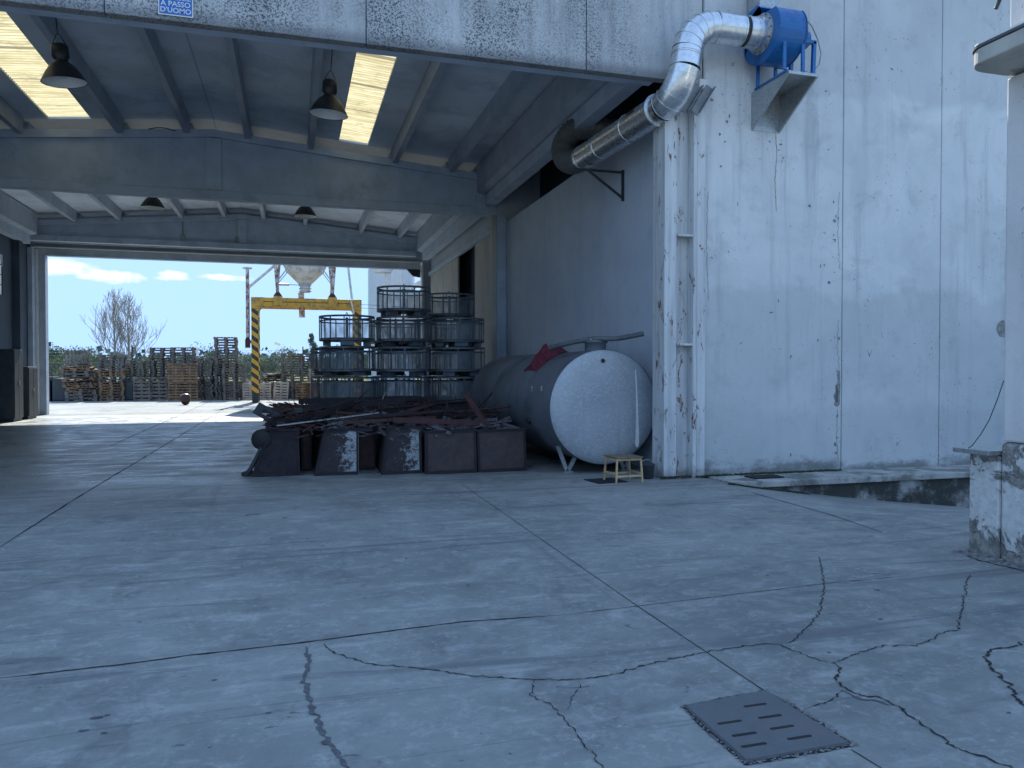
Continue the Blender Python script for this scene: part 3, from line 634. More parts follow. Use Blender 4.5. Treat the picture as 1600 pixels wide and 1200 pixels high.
# ------------------------------------------------------------ foreground pier, canopy slab, low pier (right edge)
pier = empty('gate_pier', (5.75, 4.98, 0), 0, 'tall white plastered pier at the right edge with crumbling foot', 'pier')
MB().box(0.02, .95, -1.6, 0, 1.003, 4.06).build('shaft', 'pier_plaster', pier, bevel=.02)
MB().box(0.0, .97, -1.6, .0, -.05, 1.0).build('foot', 'crumbling', pier, bevel=.03)
MB().box(.045, .95, -1.6, 0, 4.26, 6.2).build('upper_shaft', 'pier_plaster', pier, bevel=.015)
m = MB(); c = [(-.44, -1.9), (1.2, -1.9), (1.2, .0)] + [(-.24 + .2 * math.cos(t), -.17 + .17 * math.sin(t)) for t in [PI / 2 + i * PI / 16 for i in range(9)]]
cs = m.prism(c, 4.075, 4.20, 'z').build('canopy_slab', 'slab_paint', pier, bevel=.012)
m = MB(); m.prism([(x * 1.02, y * 1.02 + .01) for x, y in c], 4.203, 4.225, 'z'); m.build('roofing_felt', 'felt', pier); m = MB(); m.prism([(x, y) for x, y in c], 4.228, 4.245, 'z'); m.build('edge_flashing', 'white_paint', pier)
m = MB(); m.tube([(-.0, .02, 5.0), (-.03, .05, 4.8), (-.02, .04, 4.72), (-.035, .06, 4.66)], .018, 6); m.build('frayed_strap', 'dark_metal', pier)
lp = empty('low_pier', (5.75, 4.99, 0), 0, 'low crumbling plaster pier under a thin slab, beside the tall pier', 'pier')
m = MB(); m.box(0, .6, 0, .30, -.06, .88); m.build('plaster_body', 'crumbling', lp, bevel=.02)
MB().box(-.12, .66, 0.0, .36, .885, .925).build('cap_slab', 'galv', lp, bevel=.004)
m = MB()
for i in range(24):
    x = random.uniform(-.14, .02); y = random.uniform(-.25, .36); s_ = random.uniform(.008, .028); m.box(x - s_, x + s_, y - s_, y + s_, -.01, s_ * random.uniform(.6, 1.1), Matrix.Rotation(random.uniform(-.05, .05), 4, 'Z'))
tag(m.build('plaster_crumbs', 'rubble', loc=(5.75, 4.99, 0)), 'fallen plaster crumbs at the foot of the low pier', 'rubble', kind='stuff')
m = MB(); q = [(5.80, 5.0, 1.52), (5.79, 5.05, 1.36), (5.76, 5.10, 1.18), (5.71, 5.14, 1.05), (5.66, 5.18, .95), (5.64, 5.2, .93)]
m.tube(q, .004, 6); tag(m.build('hanging_cable', 'rubber'), 'thin black cable hanging from the tall pier onto the low one', 'cable')

# ------------------------------------------------------------ wall bracket, blower, duct
wb = empty('wall_bracket', (6.76, 10.155, 5.85), 0, 'galvanised triangular wall bracket carrying the blue blower', 'bracket')
D = .90; Wd = .50; Hh = .56
MB().prism([(0, 0), (-D, 0), (0, -Hh)], 0, .006, 'x').build('side_plate', 'galv', wb); MB().prism([(0, 0), (-D, 0), (0, -Hh)], Wd - .006, Wd, 'x').build('side_plate', 'galv', wb)
MB().box(0, Wd, -D, 0, .001, .009).build('top_plate', 'galv', wb)
MB().box(.007, Wd - .007, -.008, 0, -Hh, -.01).build('back_plate', 'galv', wb)
m = MB(); m.bar((.012, -D, -.01), (.012, -.0, -Hh), .03, .006, (0, -1, -.5)); m.bar((Wd - .012, -D, -.01), (Wd - .012, -.0, -Hh), .03, .006, (0, -1, -.5)); m.box(0, Wd, -D - .006, -D, -.03, .012); m.build('front_lip', 'galv', wb)
bl = empty('blower', (6.66, 9.68, 6.53), 0, 'blue centrifugal blower on the galvanised wall bracket', 'blower')
# scroll housing: spiral outline in the YZ plane, extruded along X
def spiral(r0, r1, n=40): return [((r0 + (r1 - r0) * i / n) * math.cos(-PI / 2 + 2 * PI * i / n * .86), (r0 + (r1 - r0) * i / n) * math.sin(-PI / 2 + 2 * PI * i / n * .86)) for i in range(n + 1)]
sp = [((.40 + .06 * i / 34) * math.cos(R(-20 - i * 8.2)), (.40 + .06 * i / 34) * math.sin(R(-20 - i * 8.2))) for i in range(35)]
sp = [((.42 + .05 * (1 - i / 35)) * math.cos(R(80 - i * 8.6)), (.39 + .05 * (1 - i / 35)) * math.sin(R(80 - i * 8.6))) for i in range(36)]
sp = sp + [(.43, .30), (.43, .44), (.12, .47)]
sp = [(p[0], p[1]) for p in sp]
hs = MB().prism(sp, -.03, .40, 'x').build('housing', 'blue_paint', bl, bevel=.006)
m = MB(); m.prism([(p[0] * 1.025, p[1] * 1.025) for p in sp], -.045, -.031, 'x'); m.prism([(p[0] * 1.02, p[1] * 1.02) for p in sp], .401, .412, 'x'); m.build('rim_flange', 'blue_paint', bl)
m = MB(); m.cyl((-.07, 0, 0), (-.046, 0, 0), .285, n=40); rf = m.build('inlet_flange', 'galv', bl)
m = MB()
for i in range(12): t = 2 * PI * i / 12; m.cyl((-.082, .262 * math.cos(t), .262 * math.sin(t)), (-.069, .262 * math.cos(t), .262 * math.sin(t)), .010, n=6)
m.build('bolt', 'dark_metal', rf)
m = MB(); m.box(.0, .37, .13, .42, .46, 1.2); m.build('outlet', 'galv', bl)
m = MB()
for x in (.09, .40): m.bar((x, -.34, -.625), (x, -.34, -.16), .05, .03); m.bar((x, .30, -.665), (x, .30, -.2), .05, .03)
m.bar((.11, -.40, -.655), (.11, .38, -.655), .05, .03); m.bar((.40, -.40, -.655), (.40, .38, -.655), .05, .03)
m.bar((.60, -.30, -.665), (.62, -.30, -.16), .05, .05); m.bar((.60, .22, -.665), (.62, .22, -.16), .05, .05); m.bar((.40, -.30, -.17), (.645, -.30, -.17), .05, .04); m.box(.40, .645, -.32, .25, -.15, -.14); m.bar((.36, -.32, -.655), (.62, -.32, -.655), .05, .03)
m.build('stand', 'blue_paint', bl)
mo = MB().cyl((.43, 0, 0), (.50, 0, 0), .07, n=20).cyl((.50, 0, 0), (.62, 0, 0), .13, n=28).build('motor', 'blue_paint', bl)
m = MB()
for i in range(20): t = 2 * PI * i / 20; m.bar((.505, .13 * math.cos(t), .13 * math.sin(t)), (.61, .13 * math.cos(t), .13 * math.sin(t)), .006, .03, (0, math.cos(t), math.sin(t)))
m.build('cooling_fins', 'blue_paint', mo)
MB().cyl((.62, 0, 0), (.71, 0, 0), .14, .125, n=28).build('fan_cowl', 'blue_paint', mo, bevel=.01)
MB().box(.50, .60, -.20, -.10, -.02, .10).build('terminal_box', 'motor_dark', mo, bevel=.01); MB().box(.515, .56, -.203, -.2, .03, .075).build('rating_plate', 'white_paint', mo)
m = MB(); m.tube([(.40, -.15, .30), (.52, -.18, .26), (.66, -.2, .12), (.75, -.22, -.08), (.79, -.24, -.28), (.74, -.26, -.45), (.62, -.28, -.58), (.5, -.3, -.62)], .009, 8); m.build('power_cable', 'cable_grey', bl)
# duct
du = empty('ventilation_duct', (5.3, 9.68, 6.53), 0, 'shiny galvanised duct bending from the blower into the hall', 'duct')
O = Vector((5.3, 9.68, 6.53)); r_ = .215
def seg(a, b, name='straight_section', r=r_, mat='duct'): return MB().cyl(Vector(a) - O, Vector(b) - O, r, n=40, caps=False).build(name, mat, du)
def band(p, d, r=r_, w=.014, mat='duct', name='seam_band', h=.008):
    p = Vector(p) - O; d = Vector(d).normalized(); m = MB(); m.cyl(p - d * w / 2, p + d * w / 2, r + h, n=40); m.build(name, mat, du)
seg((6.59, 9.68, 6.53), (6.32, 9.68, 6.53)); seg((6.32, 9.68, 6.53), (6.26, 9.68, 6.53), 'rubber_sleeve', r_ - .012, 'rubber'); seg((6.26, 9.68, 6.53), (5.82, 9.68, 6.53))
band((6.46, 9.68, 6.53), (1, 0, 0)); band((6.34, 9.68, 6.53), (1, 0, 0)); band((6.24, 9.68, 6.53), (1, 0, 0)); band((5.84, 9.68, 6.53), (1, 0, 0)); band((6.55, 9.68, 6.53), (1, 0, 0), w=.1, h=.02)
def elbow(c, a, b, Rr, a0, a1, n):       # centre c, plane axes a,b, lobster-back elbow
    pts = [c + a * (Rr * math.cos(a0 + (a1 - a0) * i / n)) + b * (Rr * math.sin(a0 + (a1 - a0) * i / n)) for i in range(n + 1)]
    m = MB()
    for p, q in zip(pts[:-1], pts[1:]):
        pass
    return pts
P0 = Vector((5.82, 9.68, 6.53)); Vx = Vector((1, 0, 0)); Vz = Vector((0, 0, 1)); Vy = Vector((0, 1, 0))
p1 = elbow(Vector((5.82, 9.68, 6.11)), Vz, -Vx, .42, 0, PI / 2 * .93, 5)
Pm = p1[-1]; dn = (Pm - p1[-2]).normalized()
Pn = Pm + Vector((-.045, .0, -.26))
m = MB(); m.tube([p - O for p in p1], r_, 40, False); m.build('upper_elbow', 'duct', du)
for a, b in zip(p1[:-1], p1[1:]): band(b, (b - a))
seg(Pm, Pn); band(Pm + (Pn - Pm) * .35, Pn - Pm); band(Pm + (Pn - Pm) * .25, Pn - Pm); band(Pn, Pn - Pm)
# lower elbow: turn from downwards to along +Y
E = Vector((4.93, 12.55, 5.36)); S = Vector((5.22, 10.05, 5.47)); run = (E - S).normalized()
p2 = [Pn]; 
for i in range(1, 6):
    t = i / 5; q0, q1, q2, q3 = Pn, Pn + (Pn - Pm).normalized() * .16, S - run * .20, S; p2.append(q0 * (1 - t) ** 3 + q1 * 3 * t * (1 - t) ** 2 + q2 * 3 * t * t * (1 - t) + q3 * t ** 3)
p2[-1] = S
m = MB(); m.tube([p - O for p in p2], r_, 40, False); m.build('lower_elbow', 'duct', du)
for a, b in zip(p2[:-1], p2[1:]): band(b, (b - a), w=.01, h=.005)
seg(S, S.lerp(E, .36)); seg(S.lerp(E, .36), S.lerp(E, .72)); seg(S.lerp(E, .72), E)
band(S.lerp(E, .06), run, w=.012, h=.028, name='clamp_ring'); band(S.lerp(E, .37), run, w=.012, h=.010); band(S.lerp(E, .72), run, h=.010); band(S.lerp(E, .98), run, w=.02, h=.010)
m = MB(); q = S.lerp(E, .06) - O; m.box(-.02, .02, -.012, .012, r_ + .02, r_ + .07, Matrix.Translation(q)); m.build('clamp_ear', 'galv', du)
# flexible hose from the end of the duct into the wall gap
hp = [E, E + run * .35 + Vector((0, 0, .04)), Vector((4.86, 13.25, 5.55)), Vector((4.9, 13.45, 5.85)), Vector((5.05, 13.35, 6.1)), Vector((5.3, 13.1, 6.12)), Vector((5.6, 12.95, 6.05)), Vector((6.3, 12.9, 6.0))]
def bez(P, n):
    out = []
    for i in range(len(P) - 1):
        p0, p1_, p2_, p3 = P[max(i - 1, 0)], P[i], P[i + 1], P[min(i + 2, len(P) - 1)]
        for k in range(n):
            t = k / n; out.append(.5 * ((2 * p1_) + (-p0 + p2_) * t + (2 * p0 - 5 * p1_ + 4 * p2_ - p3) * t * t + (-p0 + 3 * p1_ - 3 * p2_ + p3) * t ** 3))
    return out + [P[-1]]
hb = bez(hp, 22); m = MB(); m.tube([p - O for p in hb], r_, 28, False, [r_ * (.93 + .07 * (i % 4 < 2)) for i in range(len(hb))]); m.build('flexible_hose', 'hose', du)
m = MB(); stq = S.lerp(E, .25) - O; q1 = run.cross(Vz).normalized(); q2 = q1.cross(run); nn = 8
for i in range(nn + 1):
    t = PI - .15 + .75 * (-i / nn) ; pass
vs = []
for e in (-.11, .11):
    for i in range(nn + 1): t = PI * .62 + .8 * i / nn; vs.append(tuple(stq + run * e + (q1 * math.cos(t) + q2 * math.sin(t)) * (r_ + .003)))
m = MB(); m.add(vs, [(i, i + 1, nn + 2 + i, nn + 1 + i) for i in range(nn)]); m.build('warning_sticker', 'red_rust', du)
db = empty('duct_bracket', (0, 0, 0), 0, 'small triangular steel bracket under the duct on the inner wall', 'bracket')
m = MB(); m.bar((4.72, 12.3, 5.10), (5.60, 12.3, 5.10), .04, .035); m.bar((4.95, 12.3, 5.09), (5.58, 12.3, 4.66), .035, .035); m.bar((5.6, 12.3, 4.6), (5.6, 12.3, 5.14), .05, .04); m.build('bracket_arms', 'dark_metal', db)

# ------------------------------------------------------------ sign on the fascia
sg = empty('warning_sign', (-1.37, 10.19, 5.955), 0, 'blue square warning sign with white border hanging on the concrete fascia', 'sign')
MB().box(-.20, .20, -.008, 0, .03, .55).build('sign_plate', 'white_paint', sg); MB().box(-.186, .186, -.011, -.0085, .044, .536).build('blue_field', 'sign_blue', sg)
for i, (s_, z_) in enumerate((("PROCEDERE", .225), ("A PASSO", .145), ("D'UOMO", .065))):
    t = text_mesh('lettering', s_, .088 if i else .062, 'white_paint', sg, (.0, -.0115, z_), (PI / 2, 0, 0), .001, bold=.001)

# ------------------------------------------------------------ pendant lamps
def lamp():
    r = empty('pendant_lamp')
    m = MB(); m.lathe([(.0, .60), (.11, .60), (.13, .57), (.13, .40), (.10, .36), (.10, .33), (.19, .26), (.27, .14), (.335, .02), (.345, 0)], 36); m.lathe([(.345, 0), (.335, .004), (.325, .02), (.26, .135), (.18, .25), (.09, .32), (0, .32)], 36)
    m.build('shade', 'black_lamp', r, fix=False)
    MB().lathe([(.331, .006), (.318, .022), (.253, .13), (.175, .242), (.09, .31), (0, .312)], 36).build('reflector', 'lamp_inside', r, fix=False)
    MB().lathe([(.329, .012), (.0, .010)], 36).build('glass_cover', 'frosted' if 'frosted' in M else 'lamp_inside', r, fix=False) if False else None
    m = MB(); m.lathe([(0, .07), (.05, .075), (.065, .13), (.04, .2), (.03, .31)], 16); m.build('bulb', 'glass', r)
    m = MB(); m.tube([(-.10, 0, .6), (-.03, 0, .75), (0, 0, .78), (.03, 0, .75), (.10, 0, .6)], .008, 6); m.build('hanger_loop', 'dark_metal', r)
    return r
L0 = lamp()
spots = [((-3.60, 14.1, 6.36), 'black pendant lamp beside the left skylight strip', 7.42, (R(4), R(-6), 0)), ((.63, 14.0, 6.20), 'black pendant lamp nearest the right skylight strip', 7.45, (R(3), R(3), 0)),
         ((-3.95, 24.4, 6.40), 'smaller looking black pendant lamp behind the roof beam, left of the ridge', 7.55, (0, 0, 0)), ((.38, 24.2, 6.36), 'smaller looking black pendant lamp behind the roof beam, right of the ridge', 7.5, (0, 0, 0))]
for i, (p, lab, zt, ro) in enumerate(spots):
    o = L0 if i == 0 else copy_tree(L0)
    o.location = p; o.rotation_euler = ro; tag(o, lab, 'lamp', 'pendant lamps hanging under the hall roof')
    zt = roofz(p[0]) - p[2]
    m = MB(); m.tube([(0, 0, .77), (.01, 0, zt * .6 + .3), (0, 0, zt + .02)], .009, 6); m.build('suspension_wire', 'dark_metal', o)
# conduit with junction boxes on the far beam
cn = empty('electric_conduit', (0, 0, 0), 0, 'grey electric conduits with boxes on the far roof beam', 'conduit')
for x in (-2.0, -3.9): MB().tube([(x, 30.33, 7.4), (x, 30.33, 6.6)], .018, 6).box(x - .07, x + .07, 30.28, 30.36, 6.42, 6.62).build('conduit_run', 'cable_grey', cn)
m = MB(); m.tube([(x * .2 - 3.3, 19.84, 7.38 + .06 * math.sin(x)) for x in [0, .5, 1, 1.5, 2, 2.5, 3]], .012, 6); tag(m.build('cable_loop', 'rubber'), 'black cable loop at the top of the middle roof beam', 'cable')
# dark cabinets by the left wall
for i, (y, h, w, lab) in enumerate(((29.0, 1.75, .9, 'dark steel cabinet against the left wall, next to the far door post'), (27.6, 2.3, .8, 'taller dark locker against the left wall under the window'))):
    c = empty('steel_cabinet', (-8.75, y, 0), 0, lab, 'cabinet', 'dark cabinets by the left wall')
    MB().box(-.35, .30, -w / 2, w / 2, .08, h).build('cabinet_body', 'bin_plastic', c, bevel=.01)
    for s_ in (-1, 1):
        d = MB().box(.303, .325, s_ * w / 4 - w / 4 + .01, s_ * w / 4 + w / 4 - .01, .12, h - .04).build('cabinet_door', 'dark_metal', c, bevel=.004); MB().box(.327, .345, s_ * .04 - .01, s_ * .04 + .01, h * .5, h * .5 + .14).build('handle', 'galv', d)
    MB().box(-.33, .28, -w / 2 + .02, w / 2 - .02, 0, .078).build('plinth', 'dark_metal', c)

# ------------------------------------------------------------ tank
tk = empty('steel_tank', (4.67, 10.9, 0), 0, 'large grey cylindrical steel tank lying along the inner wall', 'tank')
zc = 1.04; Rt = .895; L = 5.4
MY = Matrix.Translation((0, 0, zc)) @ Matrix.Rotation(-PI / 2, 4, 'X')   # lathe axis z -> +Y
m = MB(); m.lathe([(Rt, .04), (Rt, L)], 96, MY); m.build('shell', 'tank_shell', tk)
m = MB(); m.lathe([(0, -.045), (.3, -.043), (.55, -.036), (.72, -.024), (.83, -.004), (.87, .02), (Rt - .001, .038)], 96, MY); m.build('front_end_cap', 'tank', tk)
m = MB(); m.lathe([(0, L + .1), (.55, L + .075), (.82, L + .03), (Rt - .001, L)], 96, MY); m.build('rear_end_cap', 'tank_shell', tk)
for y in (.045, 1.785, 3.585): MB().lathe([(Rt, y - .012), (Rt + .008, y), (Rt, y + .012)], 96, MY).build('weld_seam', 'tank_shell', tk)
for y, yy in ((.35, 0), (4.6, 1)):
    for s_ in (-1, 1):
        m = MB(); m.bar((s_ * .66, y, .42), (s_ * .50, y, 0.0), .06, .04, (0, 1, 0)); m.bar((s_ * .36, y, .24), (s_ * .50, y, 0.0), .06, .04, (0, 1, 0)); m.box(s_ * .5 - .08, s_ * .5 + .08, y - .06, y + .06, 0, .015); m.build('leg', 'galv', tk)
mh = MB().lathe([(.0, .17), (.17, .165), (.20, .15), (.20, .12), (.17, .11), (.17, -.05)], 32, Matrix.Translation((-.02, .35, zc + Rt))).build('manhole_lid', 'tank_shell', tk)
m = MB()
for i in range(8): t = 2 * PI * i / 8; m.cyl((-.02 + .18 * math.cos(t), .35 + .18 * math.sin(t), zc + Rt + .16), (-.02 + .18 * math.cos(t), .35 + .18 * math.sin(t), zc + Rt + .18), .014, n=6)
m.build('lid_bolt', 'galv', mh)
m = MB(); m.cyl((-.05, -.01, zc + .73), (-.05, -.05, zc + .72), .03, n=12); m.build('front_fitting', 'dark_metal', tk)
m = MB(); a_ = R(197); m.cyl((Rt * math.cos(a_), 1.2, zc + Rt * math.sin(a_)), ((Rt + .05) * math.cos(a_), 1.2, zc + (Rt + .05) * math.sin(a_)), .05, n=16); m.build('side_fitting', 'dark_metal', tk)
for s_, y, zz, ry in (('8', .55, 1.30, 0), ('7', 1.05, 1.28, 0)):
    ang = math.acos(-1) ; th_ = math.asin((zz - zc) / Rt); x = -Rt * math.cos(th_) - .002
    text_mesh('painted_digit', s_, .17, 'white_paint', tk, (x - .002, y, zz - .05), (PI / 2 - 0, 0, -PI / 2), .0005)
m = MB(); pts = [(.50, -.028, 1.62), (.51, -.033, 1.45), (.52, -.036, 1.25), (.525, -.037, 1.05), (.53, -.036, .85), (.535, -.030, .62), (.535, -.022, .46), (.54, -.016, .4)]
vs = []
for i, (x, y, z_) in enumerate(pts):
    w = (.010, .012, .012, .016, .02, .03, .034, .015)[i]; d = -.012
    for s_ in (-1, 1): vs.append((x + s_ * w, y - .004, z_))
m.add(vs, [(2 * i, 2 * i + 1, 2 * i + 3, 2 * i + 2) for i in range(len(pts) - 1)]); m.build('paint_drip', 'white_paint', tk, fix=False)
m = MB(); hpts = bez([Vector(p) for p in ((4.05, 11.75, 1.98), (4.3, 11.4, 2.06), (4.6, 11.1, 2.115), (4.9, 10.98, 2.115), (5.3, 10.85, 2.19))], 8)
m.tube(hpts, .04, 12); tag(m.build('rubber_hose', 'hose'), 'grey hose lying across the top of the steel tank', 'hose')
# crumpled red tarpaulin on the tank
m = MB(); n_ = 16; vs = []
for i in range(n_):
    for j in range(n_):
        u = i / (n_ - 1) - .5; v = j / (n_ - 1) - .5; rr = math.hypot(u, v) * 2
        h = max(0, 1 - rr) ** .7 * .22 * (1 + .9 * noise.noise(Vector((u * 6, v * 6, 1)))) + .03 * noise.noise(Vector((u * 14, v * 14, 4)))
        x = 4.28 + u * .62; y = 12.55 + v * .8; zz = zc + math.sqrt(max(.01, Rt ** 2 - (x - 4.67) ** 2)) + .012
        vs.append((x + .03 * noise.noise(Vector((u * 9, v * 9, 7))), y, zz + max(0, h)))
m.add(vs, [(i * n_ + j, i * n_ + j + 1, (i + 1) * n_ + j + 1, (i + 1) * n_ + j) for i in range(n_ - 1) for j in range(n_ - 1)]); tag(m.build('red_tarpaulin', 'red_cloth'), 'crumpled dark red tarpaulin heaped on top of the steel tank', 'tarpaulin')
# plate on the floor, bucket, stool
MB().box(4.02, 4.62, 9.92, 10.5, 0.004, .012).build('x', 'tar') if False else None
pl = MB().box(-.24, .24, -.22, .22, .003, .012, Matrix.Rotation(.12, 4, 'Z')).build('floor_plate', 'dark_rust', loc=(4.36, 10.16, 0)); tag(pl, 'thin dark steel plate lying flat under the wooden stool', 'steel plate')
bk = empty('bucket', (5.06, 10.22, 0), 0, 'small dark bucket on the floor between the tank and the white column', 'bucket')
MB().lathe([(0, .012), (.085, .012), (.11, .2), (.118, .21), (.118, .22), (.10, .22), (.078, .03)], 24).build('bucket_body', 'bin_plastic', bk); MB().tube([(.11 * math.cos(t), .02, .2 + .08 * math.sin(t)) for t in [i * PI / 10 for i in range(11)]], .004, 6).build('handle', 'galv', bk)
st = empty('wooden_stool', (4.595, 10.06, 0), R(4), 'small worn wooden stool standing in front of the steel tank', 'stool')
w_ = .20; hh = .355
MB().box(-w_ - .015, w_ + .015, -w_ + .0, w_ + .0, hh, hh + .022).build('seat', 'stool_seat', st, bevel=.006)
for sx in (-1, 1):
    for sy in (-1, 1): MB().bar((sx * (w_ + .012), sy * (w_ - .012), 0), (sx * (w_ - .01), sy * (w_ - .03), hh), .026, .026).build('leg', 'stool_wood', st, bevel=.004)
m = MB()
for s_ in (-1, 1): m.bar((-w_, s_ * (w_ - .02), .10), (w_, s_ * (w_ - .02), .10), .02, .028); m.bar((s_ * w_, -w_ + .03, .13), (s_ * w_, w_ - .03, .13), .02, .028)
m.build('stretcher', 'stool_wood', st, bevel=.003)
m = MB()
for s_ in (-1, 1): m.bar((-w_ + .01, s_ * (w_ - .03), hh - .018), (w_ - .01, s_ * (w_ - .03), hh - .018), .014, .034); m.bar((s_ * (w_ - .01), -w_ + .04, hh - .018), (s_ * (w_ - .01), w_ - .04, hh - .018), .014, .034)
m.build('apron', 'stool_wood', st)

# ------------------------------------------------------------ drain cover
mc = empty('manhole_cover', (2.01, 2.93, 0), 0, 'square cast iron manhole cover with slots sunk in the cracked concrete', 'manhole cover')
A = [gz(1072, 1107), gz(1196, 1083), gz(1325, 1164), gz(1166, 1192)]; A = [Vector((p.x - 2.01, p.y - 2.93, 0)) for p in A]
cA = sum(A, Vector()) / 4
def quad(k): return [(cA.x + (p.x - cA.x) * k, cA.y + (p.y - cA.y) * k) for p in A]
rg = random.Random(8); qd = quad(1.0); rp = []
for e in range(4):
    for k in range(14):
        p = Vector((qd[e][0], qd[e][1], 0)).lerp(Vector((qd[(e + 1) % 4][0], qd[(e + 1) % 4][1], 0)), k / 14); rp.append(p + (p - cA).normalized() * rg.uniform(.016, .04 if e == 1 else .028))
MB().prism([(p.x, p.y) for p in rp], .002, .006, 'z').build('rim_gap', 'crack', mc)
MB().prism(quad(1.03), .004, .010, 'z').build('frame', 'tar', mc)
MB().prism(quad(1.0), .006, .016, 'z').build('plate', 'cast_iron', mc, bevel=.003)
for a, b in ((1180, 1107), (1203, 1125), (1140, 1134), (1163, 1153), (1222, 1142), (1249, 1158), (1178, 1170)):
    c = gz(a, b); c = Vector((c.x - 2.01, c.y - 2.93, 0)); l_ = .062; w2 = .0095
    pp = [(c.x + s_ * (l_ - w2) + w2 * math.cos(t), c.y + w2 * math.sin(t)) for s_, rng in ((1, range(-4, 5)), (-1, range(4, 13))) for t in [i * PI / 8 for i in rng]]
    MB().prism(pp, .0161, .0168, 'z').build('slot', 'crack', mc)
m = MB(); rnd = random.Random(5)
for i in range(420):
    k = rnd.random(); e = rnd.choice((0, 1, 1, 2, 3)); p = Vector((A[e].x, A[e].y, 0)).lerp(Vector((A[(e + 1) % 4].x, A[(e + 1) % 4].y, 0)), k); o_ = (p - cA).normalized() * rnd.uniform(.012, .05 if e == 1 else .028)
    s_ = rnd.uniform(.003, .009); x, y = p.x + o_.x, p.y + o_.y
    m.add([(x - s_, y, .002), (x + s_, y - s_ * .4, .002), (x, y + s_, .002), (x, y, .002 + s_ * .8)], [(0, 1, 3), (1, 2, 3), (2, 0, 3)])
tag(m.build('gravel_crumbs', 'rubble', loc=(2.01, 2.93, .003)), 'loose gravel crumbs around the iron manhole cover', 'gravel', kind='stuff')

# ------------------------------------------------------------ steel baskets
def basket():
    r = empty('steel_basket'); Rb = .655; H = .70
    MB().ring(Rb, H - .045, .03, .045, 40).build('top_ring', 'basket', r)
    MB().ring(Rb - .003, H - .135, .012, .03, 40).build('upper_ring', 'basket', r)
    m = MB(); m.ring(Rb, .11, .03, .06, 40); m.lathe([(Rb - .03, .115), (0, .115)], 40); m.lathe([(Rb - .03, .15), (0, .15)], 40); m.build('base', 'basket', r)
    MB().lathe([(Rb - .018, .16), (Rb - .018, H - .13)], 48).build('perforated_wall', 'perf', r, fix=False)
    for i in range(12): t = 2 * PI * (i + .3) / 12; MB().bar(((Rb - .008) * math.cos(t), (Rb - .008) * math.sin(t), .165), ((Rb - .008) * math.cos(t), (Rb - .008) * math.sin(t), H - .04), .022, .022, (math.cos(t), math.sin(t), 0)).build('upright', 'basket', r)
    for i in range(4): t = PI / 4 + i * PI / 2; MB().box(-.09, .09, -.16, .16, 0, .108, Matrix.Translation((.47 * math.cos(t), .47 * math.sin(t), 0)) @ Matrix.Rotation(t, 4, 'Z')).build('foot', 'basket', r)
    MB().cyl((0, 0, .15), (0, 0, H - .02), .035, n=10).build('centre_post', 'basket', r)
    MB().tube([(-.11, 0, H - .06), (-.09, 0, H - .01), (0, 0, H + .10), (.09, 0, H - .01), (.11, 0, H - .06)], .011, 6).build('lifting_loop', 'basket', r)
    return r
B0 = basket(); first = True
ordn = ['bottom', 'second from bottom', 'middle', 'fourth from bottom', 'top']
cols = [(1.28, 18.5, 4, 'front left'), (2.62, 18.5, 5, 'front centre'), (3.98, 18.5, 4, 'front right'), (4.02, 19.84 - .02, 5, 'rear right'), (1.10, 19.86, 3, 'rear left'), (2.62, 19.86, 4, 'rear centre')]
rnd = random.Random(11)
for x, y, n, nm in cols:
    for k in range(n):
        o = B0 if first else copy_tree(B0); first = False
        o.location = (x + rnd.uniform(-.035, .035), y + rnd.uniform(-.02, .02), .05 + .72 * k); o.rotation_euler = (rnd.gauss(0, .006), rnd.gauss(0, .006), rnd.uniform(0, 6.28))
        pos = 'top' if k == n - 1 else ('bottom' if k == 0 else {1: 'second from the bottom', 2: 'third from the bottom', 3: 'fourth from the bottom'}[k])
        tag(o, 'round perforated steel basket, %s of the %s stack of %d' % (pos, nm, n), 'basket', 'round steel baskets stacked behind the scrap heap')

